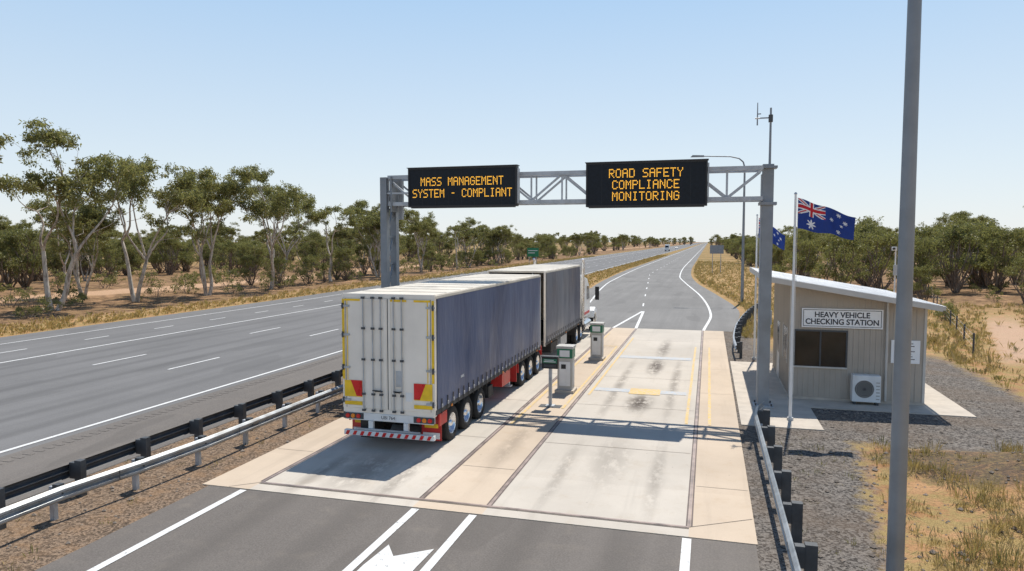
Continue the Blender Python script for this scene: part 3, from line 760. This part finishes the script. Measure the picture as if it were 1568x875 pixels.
b=B('air_conditioner_grille',(5.7,ya,0))
c=(ax0+.40,.62)
n=28
vs=[(c[0]+math.cos(2*math.pi*i/n)*.31,ya-.556,c[1]+math.sin(2*math.pi*i/n)*.31) for i in range(n)]
b.poly(vs,black)
for rr in(.09,.15,.21,.27,.32):
    vs=[]
    for i in range(n):
        t_=2*math.pi*i/n
        for r_ in(rr-.009,rr+.009): vs.append((c[0]+math.cos(t_)*r_,ya-.565,c[1]+math.sin(t_)*r_))
    b.add(vs,[(2*i,2*i+1,(2*i+3)%(2*n),(2*i+2)%(2*n)) for i in range(n)],greybox)
for k in range(6): b.box(ax1-.16,ax1-.04,ya-.556,ya-.5515,.25+k*.12,.29+k*.12,greybox)
b.done(bld)
b=B('building_apron_pavement')
b.prism([(1.12,23.9),(3.62,23.9),(3.62,27.1),(8.9,27.1),(8.9,36.6),(1.12,36.6)],'z',.0,.028,conc_plain)
b.done()

# ---------------------------------------------------------------- flags
def flag_color(u,v):
    if u<.5 and v>.5:
        a=u/.5;b_=(v-.5)/.5; dx=(a-.5)*2;dy=(b_-.5)
        if abs(dx)<.1 or abs(dy)<.1: return 1
        if abs(dx)<.17 or abs(dy)<.17: return 2
        d=min(abs(dy-dx/2),abs(dy+dx/2))/1.118
        if d<.04: return 1
        if d<.11: return 2
        return 0
    for cu,cv,r,k in((.25,.24,.17,7),(.75,.83,.085,7),(.75,.16,.085,7),(.625,.56,.085,7),(.86,.62,.085,7),(.8,.44,.05,5)):
        dx=(u-cu)*2;dy=v-cv; rr=math.hypot(dx,dy); th=math.atan2(dx,dy)
        if rr<r*(.68+.32*math.cos(k*th)): return 2
    return 0
fb=M('flag_blue',(.014,.045,.24),.8,0,.1,4); fr=M('flag_red',(.55,.02,.03),.8,0,.1,4); fw=M('flag_white',(.8,.8,.8),.8,0,.05,4)
def flag(px,py,h,W=1.78,Hh=1.0,droop=.62,base=0):
    e=empty('australian_flag_on_pole',(px,py,0))
    b=B('flagpole',(px,py,0)); b.cyl((px,py,base),(px,py,h),.055,.035,white_p,14); b.cyl((px,py,base),(px,py,base+.12),.11,.1,galv,14); b.cyl((px,py,h),(px,py,h+.06),.06,.03,galv,12)
    b.cyl((px+.07,py,h-.1),(px+.07,py,.9),.006,.006,white_p,5); b.done(e)
    b=B('flag_cloth',(px,py,h)); nu,nv=110,56; vs=[]
    for i in range(nu+1):
        for j in range(nv+1):
            u=i/nu;v=j/nv
            xx=px+.08+W*u*(.96-.04*math.sin(u*3)); yy_=py+.16*u**.6*math.sin(u*9+v*1.3)+.05*math.sin(u*19+v*3)*u
            zz=h-.15-Hh*(1-v)*(1-.28*u)-droop*u**1.15+.03*math.sin(u*11+1)
            vs.append((xx,yy_-.1*u,zz))
    groups={0:[],1:[],2:[]}
    for i in range(nu):
        for j in range(nv):
            groups[flag_color((i+.5)/nu,(j+.5)/nv)].append((i*(nv+1)+j,(i+1)*(nv+1)+j,(i+1)*(nv+1)+j+1,i*(nv+1)+j+1))
    k=len(b.v); b.v+=vs
    for g,m in((0,fb),(1,fr),(2,fw)):
        i_=b.mid(m)
        for f_ in groups[g]: b.f.append(list(f_)); b.mi.append(i_); b.sm.append(True)
    b.done(e)
flag(2.72,24.95,7.55)
flag(2.32,37.6,7.3,W=1.3,droop=.85)

# ---------------------------------------------------------------- poles, lamp, signs
b=B('light_pole',(2.95,12.2,0))
b.cyl((2.95,12.2,0),(2.95,12.2,14.5),.132,.078,galv_post,24); b.cyl((2.95,12.2,0),(2.95,12.2,.03),.28,.28,galv,16)
b.done()
b=B('street_lamp',(3.25,73,0))
b.cyl((3.25,73,0),(3.25,73,13.2),.16,.09,galv_post,14)
pts=[(3.25,73,13.2),(3.1,73,13.75),(2.7,73,14.1),(1.9,73,14.3),(-.6,73,14.42)]
b.tube(pts,[.08,.07,.06,.055,.05],galv_post,8)
b.prism([(-1.9,14.36),(-1.7,14.55),(-.6,14.5),(-.6,14.34)],'y',72.85,73.15,galv_post)
b.done()
b=B('green_direction_sign',(-44.5,180,0))
b.box(-46,-42.9,179.9,180,2.0,4.3,greensign); b.box(-45.7,-43.2,179.88,179.895,3.5,3.7,white_p); b.box(-45.7,-43.9,179.88,179.895,2.9,3.1,white_p)
b.cyl((-45.5,180.1,0),(-45.5,180.1,4.2),.07,.07,galv,8); b.cyl((-43.5,180.1,0),(-43.5,180.1,4.2),.07,.07,galv,8)
b.done()
b=B('roadside_sign',(1.5,138,0))
b.box(.2,2.7,138,138.06,3.7,5.3,blue_sign); b.cyl((.7,138.1,0),(.7,138.1,5.2),.06,.06,galv,8); b.cyl((2.2,138.1,0),(2.2,138.1,5.2),.06,.06,galv,8)
b.done()
b=B('camera_pole',(13.8,60,0))
b.cyl((13.8,60,0),(13.8,60,5.3),.07,.05,white_p,10); b.box(13.55,13.85,59.8,60.2,5.3,5.6,white_p); b.cyl((13.6,59.8,5.45),(13.6,59.6,5.45),.09,.09,black,10)
b.box(13.65,13.95,59.85,59.95,3.4,4.2,galv)
b.done()
b=B('wire_fence',(18,40,0))
fp=[(13.5+i*1.1,42+i*5.0) for i in range(12)]
for a,c in fp: 
    z0=float(H(a,c)); b.cyl((a,c,z0-.1),(a,c,z0+1.2),.05,.05,galv_d,7)
for (a,c),(d,e_) in zip(fp[:-1],fp[1:]):
    for z_ in(.5,.8,1.1): b.cyl((a,c,z_+float(H(a,c))),(d,e_,z_+float(H(d,e_))),.006,.006,galv,4,False)
b.done()
def far_truck(x,y):
    b=B('distant_truck',(x,y,0),.03); b.box(x-1.25,x+1.25,y,y+9,1.1,4.2,white_p)
    b.prism([(y-2.4,.6),(y-.2,.6),(y-.2,3.6),(y-1.6,3.6),(y-2.4,2.2)],'x',x-1.2,x+1.2,white_p); b.poly([(x-1,y-2.35,2.3),(x+1,y-2.35,2.3),(x+.95,y-1.75,3.4),(x-.95,y-1.75,3.4)],glass)
    for yy_ in(y-1.6,y+1,y+7,y+8.2):
        for s in(-1,1): b.cyl((x+s*1.2,yy_,.5),(x+s*.9,yy_,.5),.5,.5,rubber,14)
    b.done()
far_truck(-24.5,440)
b=B('distant_car',(-24,560,0),.05); x,y=-24.0,560
b.prism([(y,.5),(y+4.4,.5),(y+4.4,1.0),(y+3.9,1.05),(y+3.2,1.5),(y+1.4,1.5),(y+.7,1.05),(y,.95)],'x',x-.9,x+.9,white_p)
b.poly([(x-.75,y+.72,1.08),(x+.75,y+.72,1.08),(x+.65,y+1.36,1.47),(x-.65,y+1.36,1.47)],glass)
for yy_ in(y+.8,y+3.5):
    for s in(-1,1): b.cyl((x+s*.93,yy_,.33),(x+s*.7,yy_,.33),.33,.33,rubber,12)
b.done()

# ---------------------------------------------------------------- vegetation
def leafmat(name,ca,cb,cc,tl=.42):
    t=NT(name); 
    a=t.n('ShaderNodeAttribute'); a.attribute_name='tint'
    r=t.xyz(a.outputs['Vector'])
    oi=t.n('ShaderNodeObjectInfo').outputs['Random']
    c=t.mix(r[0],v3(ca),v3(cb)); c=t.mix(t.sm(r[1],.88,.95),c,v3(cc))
    c=t.mix(t.math('MULTIPLY',oi,.5),c,t.mix(.5,c,v3((cb[0]*1.25,cb[1]*1.0,cb[2]*.7))))
    d=t.n('ShaderNodeBsdfDiffuse'); tr=t.n('ShaderNodeBsdfTranslucent'); g=t.n('ShaderNodeBsdfGlossy'); g.inputs['Roughness'].default_value=.45
    t.t.links.new(c,d.inputs[0]); t.t.links.new(t.mix(.5,c,(.42,.42,.12,1)),tr.inputs[0]); g.inputs[0].default_value=(.6,.6,.55,1)
    m1=t.n('ShaderNodeMixShader'); m1.inputs[0].default_value=tl; t.t.links.new(d.outputs[0],m1.inputs[1]); t.t.links.new(tr.outputs[0],m1.inputs[2])
    m2=t.n('ShaderNodeMixShader'); m2.inputs[0].default_value=.04; t.t.links.new(m1.outputs[0],m2.inputs[1]); t.t.links.new(g.outputs[0],m2.inputs[2])
    t.t.links.new(m2.outputs[0],t.out.inputs[0])
    return t.m
leaf_a=leafmat('eucalyptus_leaves',(.080,.100,.040),(.235,.235,.095),(.31,.23,.09))
leaf_b=leafmat('mallee_leaves',(.070,.088,.034),(.200,.200,.075),(.25,.19,.08))
grass_m=leafmat('dry_grass_blades',(.28,.19,.075),(.54,.40,.18),(.13,.14,.045),.25)
t=NT('eucalyptus_bark'); o=t.obj()
c=t.mix(t.sm(t.noise(t.scale(o,(2,2,.5)),2.0,5,.7),.40,.68),(.60,.52,.43,1),(.22,.16,.12,1))
t.set('Base Color',c); t.set('Roughness',.8); bark=t.m
t=NT('dark_bark'); o=t.obj()
c=t.mix(t.sm(t.noise(t.scale(o,(3,3,.6)),2.5,5,.7),.35,.65),(.12,.09,.068,1),(.28,.21,.16,1))
t.set('Base Color',c); t.set('Roughness',.85); bark2=t.m

def np_mesh(name,V,F,mi,tint,mats,smooth=None):
    me=bpy.data.meshes.new(name)
    me.vertices.add(len(V)); me.vertices.foreach_set('co',V.astype(np.float32).ravel())
    me.loops.add(F.size); me.loops.foreach_set('vertex_index',F.astype(np.int32).ravel())
    me.polygons.add(len(F)); me.polygons.foreach_set('loop_start',np.arange(0,F.size,4,dtype=np.int32)); 
    me.polygons.foreach_set('material_index',mi.astype(np.int32))
    if smooth is not None: me.polygons.foreach_set('use_smooth',smooth)
    at=me.attributes.new('tint','FLOAT_VECTOR','POINT'); at.data.foreach_set('vector',tint.astype(np.float32).ravel())
    for m in mats: me.materials.append(m)
    me.update(calc_edges=True); me.validate(); return me

class TreeB:
    def __init__(s,seed): s.r=np.random.RandomState(seed); s.V=[];s.F=[];s.k=0; s.leaves=[]
    def tube(s,pts,rad,n=7):
        pts=[np.array(p,float) for p in pts]; rings=[]
        for i,p in enumerate(pts):
            d=pts[min(i+1,len(pts)-1)]-pts[max(i-1,0)]; d/=np.linalg.norm(d)+1e-9
            u=np.array([1,0,0]) if abs(d[0])<.8 else np.array([0,1,0]); a=np.cross(d,u); a/=np.linalg.norm(a); b_=np.cross(d,a)
            th=np.arange(n)*2*np.pi/n; rings.append(p+rad[i]*(np.cos(th)[:,None]*a+np.sin(th)[:,None]*b_))
        s.V.append(np.concatenate(rings))
        for i in range(len(pts)-1):
            for j in range(n): s.F.append([s.k+i*n+j,s.k+i*n+(j+1)%n,s.k+(i+1)*n+(j+1)%n,s.k+(i+1)*n+j])
        s.k+=n*len(pts)
    def limb(s,p,q,r0,r1,wob=.12,n=6):
        p=np.array(p,float);q=np.array(q,float);L=np.linalg.norm(q-p); pts=[];rad=[]
        o1=s.r.normal(0,wob*L,3);o1[2]*=.4;o2=s.r.normal(0,wob*L*.5,3)
        for i in range(n+1):
            t=i/n; pts.append(p+(q-p)*t+o1*math.sin(math.pi*t)+o2*math.sin(2*math.pi*t)); rad.append(r0+(r1-r0)*t)
        s.tube(pts,rad); return pts
    def clump(s,c,rx,dens,flat=.6,lsz=.3):
        r=s.r; nb=int(5+rx*4); base=r.rand()
        for k in range(nb):
            d=r.normal(0,1,3); d/=np.linalg.norm(d); cc=np.array(c)+d*np.array([rx,rx,rx*flat])*(.4+.65*r.rand())
            rs=rx*(.24+.22*r.rand()); n=int(dens*rs*rs*r.uniform(.6,1.4))
            dd=r.normal(0,1,(n,3)); dd/=np.linalg.norm(dd,axis=1)[:,None]; rr=r.rand(n)**.45
            P=cc+dd*rr[:,None]*np.array([rs,rs,rs*.7])
            P+=r.normal(0,.09,(n,3))
            up=np.clip((P[:,2]-c[2])/(rx*flat*1.3)*.5+.5,0,1)  # leaves paler towards the clump top, light from above painted into tint
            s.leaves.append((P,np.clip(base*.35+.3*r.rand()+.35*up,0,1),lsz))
    def finish(s,name,bk,lf):
        r=s.r
        Vt=np.concatenate(s.V); nt=len(Vt); Ft=np.array(s.F)
        Ps=np.concatenate([l[0] for l in s.leaves]); n=len(Ps)
        tb=np.concatenate([l[1] for l in s.leaves]); ls=np.concatenate([np.full(len(l[0]),l[2]) for l in s.leaves])
        d=r.normal(0,1,(n,3)); d[:,2]-=.7; d/=np.linalg.norm(d,axis=1)[:,None]
        w=np.cross(d,r.normal(0,1,(n,3))); w/=np.linalg.norm(w,axis=1)[:,None]
        L=(ls*r.uniform(.6,1.3,n))[:,None]; W=L*r.uniform(.25,.42,n)[:,None]
        V=np.stack([Ps,Ps+d*L*.5+w*W*.5,Ps+d*L,Ps+d*L*.5-w*W*.5],1).reshape(-1,3)
        F=(np.arange(n*4).reshape(n,4)+nt)
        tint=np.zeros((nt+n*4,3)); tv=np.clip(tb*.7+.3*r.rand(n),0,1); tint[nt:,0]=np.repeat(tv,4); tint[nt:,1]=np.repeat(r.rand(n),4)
        me=np_mesh(name,np.concatenate([Vt,V]),np.concatenate([Ft,F]),np.concatenate([np.zeros(len(Ft)),np.ones(n)]),tint,[bk,lf],
            np.concatenate([np.ones(len(Ft),bool),np.zeros(n,bool)]))
        return me
def gum(seed,Ht=14,nst=2,spread=4.0,dens=330,bk=None,lf=None):
    T=TreeB(seed); r=T.r; a0=r.rand()*6.28
    for s_ in range(nst):
        a=a0+s_*6.28/max(nst,1)+r.uniform(-.4,.4); lean=r.uniform(.04,.15)*Ht*(0.4 if nst==1 else 1)
        f=np.array([math.cos(a)*lean,math.sin(a)*lean,Ht*r.uniform(.26,.42)])
        b0=np.array([math.cos(a)*.15,math.sin(a)*.15,-.3]); R0=Ht*.0125*(1.35 if nst==1 else 1)
        T.limb(b0,f,R0*1.2,R0*.8,.035,8)
        nl=r.randint(2,5)
        for l in range(nl):
            a2=a+ (l/nl)*6.28+r.uniform(-.5,.5); ds=spread*r.uniform(.15,.62)
            q=f+np.array([math.cos(a2)*ds,math.sin(a2)*ds,Ht*r.uniform(.20,.38)])
            T.limb(f,q,R0*.6,R0*.3,.06,6)
            for tw in range(r.randint(2,5)):
                a3=a2+r.uniform(-1.2,1.2); dt=spread*r.uniform(.12,.55)
                e_=q+np.array([math.cos(a3)*dt,math.sin(a3)*dt,Ht*r.uniform(.05,.24)])
                e_[2]=min(e_[2],Ht*.96)
                T.limb(q,e_,R0*.26,R0*.07,.08,4)
                rx=r.uniform(.85,1.6)*Ht/14
                T.clump(e_+np.array([0,0,rx*.2]),rx,dens,.45,.30)
                for m_ in range(2):
                    if r.rand()<.6:
                        e2=e_+r.normal(0,1.0,3)*np.array([1.4,1.4,.9])-np.array([0,0,.4]); T.limb(q+(e_-q)*.6,e2,R0*.1,R0*.04,.08,3); T.clump(e2,rx*r.uniform(.45,.75),dens,.55,.28)
            if r.rand()<.6:
                e_=f+(q-f)*r.uniform(.4,.8)+np.array([math.cos(a2)*1.4,math.sin(a2)*1.4,.3])+r.normal(0,.6,3); T.limb(f+(q-f)*.4,e_,R0*.15,R0*.05,.1,3); T.clump(e_,r.uniform(.55,.95),dens,.6,.28)
    return T.finish('eucalyptus_%d'%seed,bk,lf)
def mallee(seed,Ht=8,spread=3.2,dens=260,nb=18,low=.12):
    T=TreeB(seed); r=T.r
    for k in range(nb):
        a=r.rand()*6.28; f=r.uniform(.0,1)**.6; z=Ht*r.uniform(low+.12,.9); env=math.sin(math.pi*min(.95,(z/Ht)*.75+.2))
        q=np.array([math.cos(a)*spread*f*env,math.sin(a)*spread*f*env,z])
        T.limb([r.normal(0,.15),r.normal(0,.15),-.2],q,Ht*.011,Ht*.004,.07,5)
        T.clump(q,r.uniform(.8,1.5)*Ht/8,dens,.55,.27)
    return T.finish('mallee_%d'%seed,bark2,leaf_b)
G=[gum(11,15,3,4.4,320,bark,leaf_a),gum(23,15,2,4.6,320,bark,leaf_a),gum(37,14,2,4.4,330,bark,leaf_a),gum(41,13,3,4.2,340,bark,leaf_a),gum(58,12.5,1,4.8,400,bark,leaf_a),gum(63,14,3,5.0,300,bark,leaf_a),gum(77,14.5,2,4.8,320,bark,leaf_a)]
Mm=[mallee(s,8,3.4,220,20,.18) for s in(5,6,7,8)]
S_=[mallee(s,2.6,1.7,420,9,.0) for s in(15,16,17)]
rr=np.random.RandomState(99)
def put(name,me,x,y,s=1.0,sz=None,parent=None,rot=None):
    ob=bpy.data.objects.new(name,me); COL.objects.link(ob); ob.location=(x,y,float(H(x,y))-.05); ob.rotation_euler=(0,0,rr.rand()*6.28 if rot is None else rot)
    ob.scale=(s,s,(sz or 1)*s)
    if parent: ob.parent=parent
    return ob
near=[(-56,39,0,1.06),(-53.5,47,1,1.08),(-63,36,6,1.0),(-54.5,57,6,1.0),(-61,57,3,.85),(-53.5,66,5,1.0),(-53,77,1,1.05),(-58,86,6,.95),(-53,92,4,1.08),(-51,103,3,.92),(-56,112,5,.9),(-52,123,2,.88),(-51,140,4,.95),(-54,156,1,.8),(-74,50,3,.85),(-75,68,4,.85),(-52,172,3,.85)]
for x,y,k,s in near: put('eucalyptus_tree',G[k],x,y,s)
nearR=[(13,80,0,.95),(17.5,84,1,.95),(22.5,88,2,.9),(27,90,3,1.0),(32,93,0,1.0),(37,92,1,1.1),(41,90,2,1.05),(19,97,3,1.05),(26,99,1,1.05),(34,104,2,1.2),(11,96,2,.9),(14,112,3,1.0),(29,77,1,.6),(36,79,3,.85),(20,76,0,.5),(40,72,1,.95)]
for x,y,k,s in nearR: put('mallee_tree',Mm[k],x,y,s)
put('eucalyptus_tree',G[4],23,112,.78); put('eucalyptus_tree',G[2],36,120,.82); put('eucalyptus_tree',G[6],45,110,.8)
dt=empty('distant_trees',(0,0,0))
for i in range(330):
    y=30+rr.rand()**1.5*1150; x=-52-rr.rand()**1.3*(60+y*.5)
    near_=y<130
    if y<105 and x>-80: x-=28
    if abs(x+66)<5 and y<250: x-=9
    if rr.rand()<(.7 if near_ else .45): put('tree',Mm[rr.randint(4)],x,y,rr.uniform(.7,1.1) if near_ else rr.uniform(.9,1.35),None,dt)
    else: put('tree',G[rr.randint(7)],x,y,rr.uniform(.5,.68) if near_ else rr.uniform(.58,.85),None,dt)
for i in range(130):
    y=28+rr.rand()*230; x=-78-rr.rand()*40-max(0,(y-60))*.15*rr.rand()
    put('tree',Mm[rr.randint(4)],x,y,rr.uniform(.5,.9),None,dt)
for i in range(55):
    y=75+rr.rand()*240; x=-50-rr.rand()*12
    put('tree',Mm[rr.randint(4)],x,y,rr.uniform(.35,.75),None,dt)
for i in range(330):
    y=100+rr.rand()**1.6*1300; x=12+rr.rand()**1.3*(40+y*.55)
    if rr.rand()<.75: put('tree',Mm[rr.randint(4)],x,y,rr.uniform(.9,1.3),None,dt)
    else: put('tree',G[rr.randint(7)],x,y,rr.uniform(.5,.7),None,dt)
for i in range(70):
    y=120+rr.rand()*420; x=9+rr.rand()*10
    put('tree',Mm[rr.randint(4)],x,y,rr.uniform(.6,1.1),None,dt)
for i in range(260):
    y=900+rr.rand()*900; x=-30-rr.rand()*1300 if rr.rand()<.72 else 2+rr.rand()*700
    put('tree',Mm[rr.randint(4)],x,y,rr.uniform(1.4,2.1),None,dt)
sh=empty('scrub_bushes',(0,0,0))
for i in range(250):
    y=34+rr.rand()**1.3*260; x=-49-rr.rand()*34
    if abs(x+66)<4: continue
    put('bush',S_[rr.randint(3)],x,y,rr.uniform(.3,1.25),None,sh)
for i in range(170):
    y=44+rr.rand()**1.3*200; x=8+rr.rand()*(.42*y)
    if y<64 and abs(x-.3*y-3)<3.0: continue
    put('bush',S_[rr.randint(3)],x,y,rr.uniform(.2,.8),None,sh)
def tufts(name,P,hmin,hmax,nb,wid=.012,green=.06):
    r=np.random.RandomState(len(P)); n=len(P)
    base=np.repeat(P,nb,0); m=len(base); hh=np.repeat(hmin+(hmax-hmin)*r.rand(n)**2,nb)*r.uniform(.5,1.15,m)
    a=r.rand(m)*6.283; sp=r.rand(m)**.5*.12*(np.repeat(r.uniform(.6,1.8,n),nb))
    b0=base+np.stack([np.cos(a)*sp,np.sin(a)*sp,np.zeros(m)-.02],1)
    ln=r.uniform(.15,.85,m)*hh; tip=b0+np.stack([np.cos(a)*ln,np.sin(a)*ln,hh],1); mid=(b0+tip)/2+np.stack([np.zeros(m),np.zeros(m),hh*.12],1)
    a2=a+1.57+r.uniform(-.5,.5,m); w=np.stack([np.cos(a2),np.sin(a2),np.zeros(m)],1)*(wid*r.uniform(.6,1.5,m))[:,None]
    V=np.stack([b0,mid+w*.8,tip,mid-w*.8],1).reshape(-1,3); F=np.arange(m*4).reshape(m,4)
    tint=np.zeros((m*4,3)); tint[:,0]=np.repeat(np.clip(np.repeat(r.rand(n),nb)*.6+.4*r.rand(m),0,1),4); tint[:,1]=np.repeat(np.repeat(np.where(r.rand(n)<green,1.0,0.0),nb),4)
    me=np_mesh(name,V,F,np.zeros(m),tint,[grass_m]); ob=bpy.data.objects.new(name,me); COL.objects.link(ob); return ob
def scat(n,fn):
    out=[]
    while len(out)<n:
        x,y=fn()
        if x is None: continue
        out.append((x,y,float(H(x,y))))
    return np.array(out)
def f1():
    y=rr.uniform(9,22.5); x=rr.uniform(2.9,15)
    if x<2.2+.12*y+rr.normal(0,.3): return None,None
    nz=math.sin(x*1.9+2*math.sin(y*.9))*math.cos(y*1.7+x*.6)+.5*math.sin(x*4.1)*math.cos(y*3.7)
    if nz<rr.uniform(-.3,.7): return None,None
    return x,y
P1=scat(1700,f1)
def f2():
    y=rr.uniform(26,75); x=rr.uniform(11.8,.48*y+9)
    if abs(x-.3*y-3.2)<1.2 and y<70 and rr.rand()<.85: return None,None
    return x,y
P2=scat(3200,f2)
def f3():
    y=46+rr.rand()**1.5*170
    lo=interp(rR0,max(y,49))+.3
    return lo+.3+rr.rand()**1.4*11,y
P3=scat(3200,f3)
def f4():
    y=55+rr.rand()**1.4*260
    a=interp(rL,y); b_=interp(hwR,y)
    if a-b_<1: return None,None
    return rr.uniform(b_+.3,a-.3),y
P4=scat(2400,f4)
def f5():
    y=20+rr.rand()**1.4*260; return -43.0-rr.rand()**1.3*4.5,y
P5=scat(3200,f5)
def f6():
    y=8+rr.rand()*42; x=rr.uniform(-15.2,-12.0)
    return x,y
P6=scat(150,f6)
def f7():
    y=8+rr.rand()*15; x=rr.uniform(1.9,4); return x,y
P7=scat(50,f7)
tufts('dry_grass',P1,.08,.50,20,.009,.14)
tufts('dry_grass',np.concatenate([P2,P3]),.15,.6,10,.03,.14)
tufts('dry_grass',np.concatenate([P4,P5]),.15,.5,8,.045,.06)
tufts('dry_grass',np.concatenate([P6,P7]),.05,.2,12,.008,.6)
st_m=M('stone',(.27,.22,.175),.9,0,.3,1.0)
b=B('loose_stones')
rs=np.random.RandomState(3)
for i in range(1500):
    if i<900: 
        y=rs.uniform(9,27);x=rs.uniform(1.9,5+rs.rand()*6)
    elif i<1250: y=rs.uniform(8,40);x=rs.uniform(-15,-12)
    else: y=rs.uniform(19,30);x=rs.uniform(5,12)
    if 1.0<x<3.7 and y>23.8: continue
    if x>3 and 27<y<37 and x<9: continue
    s_=rs.uniform(.015,.04)+.05*rs.rand()**6; z0=float(H(x,y))+s_*.3
    vs=[];
    for v in((1,0,0),(-1,0,0),(0,1,0),(0,-1,0),(0,0,.7),(0,0,-.7)): vs.append((x+v[0]*s_*rs.uniform(.7,1.3),y+v[1]*s_*rs.uniform(.7,1.3),z0+v[2]*s_))
    b.add(vs,[(0,2,4),(2,1,4),(1,3,4),(3,0,4),(2,0,5),(1,2,5),(3,1,5),(0,3,5)],st_m)
b.done()

# ---------------------------------------------------------------- light, sky, camera
el,az=R(61),R(8)
S=Vector((math.cos(el)*math.sin(az),math.cos(el)*math.cos(az),math.sin(el)))
sd=bpy.data.lights.new('sun','SUN'); sd.energy=5.0; sd.angle=R(.5); sd.color=(1,.95,.87)
so=bpy.data.objects.new('sun',sd); COL.objects.link(so); so.rotation_euler=S.to_track_quat('Z','Y').to_euler(); so.location=(0,0,60)
w=bpy.data.worlds.new('World'); scene.world=w; w.use_nodes=True
nt=w.node_tree; bg=nt.nodes['Background']; sky=nt.nodes.new('ShaderNodeTexSky'); sky.sky_type='NISHITA'; sky.sun_disc=False
sky.sun_elevation=el; sky.sun_rotation=az; sky.air_density=1.0; sky.dust_density=.6; sky.ozone_density=1.5; sky.altitude=50
ST=.12
geo=nt.nodes.new('ShaderNodeTexCoord'); sp=nt.nodes.new('ShaderNodeSeparateXYZ'); nt.links.new(geo.outputs['Generated'],sp.inputs[0])
cr=nt.nodes.new('ShaderNodeValToRGB'); nt.links.new(sp.outputs[2],cr.inputs[0])
E=cr.color_ramp.elements
E[0].position=0.0; E[0].color=(.86,.90,.92,1); E[1].position=.95; E[1].color=(.07,.14,.32,1)
e1=E.new(.10); e1.color=(.74,.845,.93,1); e2=E.new(.33); e2.color=(.45,.665,.92,1); e3=E.new(.5); e3.color=(.17,.32,.58,1)
mu=nt.nodes.new('ShaderNodeVectorMath'); mu.operation='SCALE'; mu.inputs['Scale'].default_value=1/ST; nt.links.new(cr.outputs[0],mu.inputs[0])
mx=nt.nodes.new('ShaderNodeMix'); mx.data_type='RGBA'; mx.inputs[0].default_value=.85; nt.links.new(sky.outputs[0],mx.inputs[6]); nt.links.new(mu.outputs[0],mx.inputs[7])
nt.links.new(mx.outputs[2],bg.inputs[0]); bg.inputs[1].default_value=ST
cd=bpy.data.cameras.new('camera'); cam=bpy.data.objects.new('camera',cd); COL.objects.link(cam)
cd.sensor_width=36; cd.lens=1080/1568*36; cd.clip_end=12000; cd.clip_start=.1
cam.location=(0,0,6); cam.rotation_euler=(R(90-3.576),0,R(15.57))
scene.camera=cam
scene.view_settings.view_transform='Standard'; scene.view_settings.look='None'; scene.view_settings.exposure=0
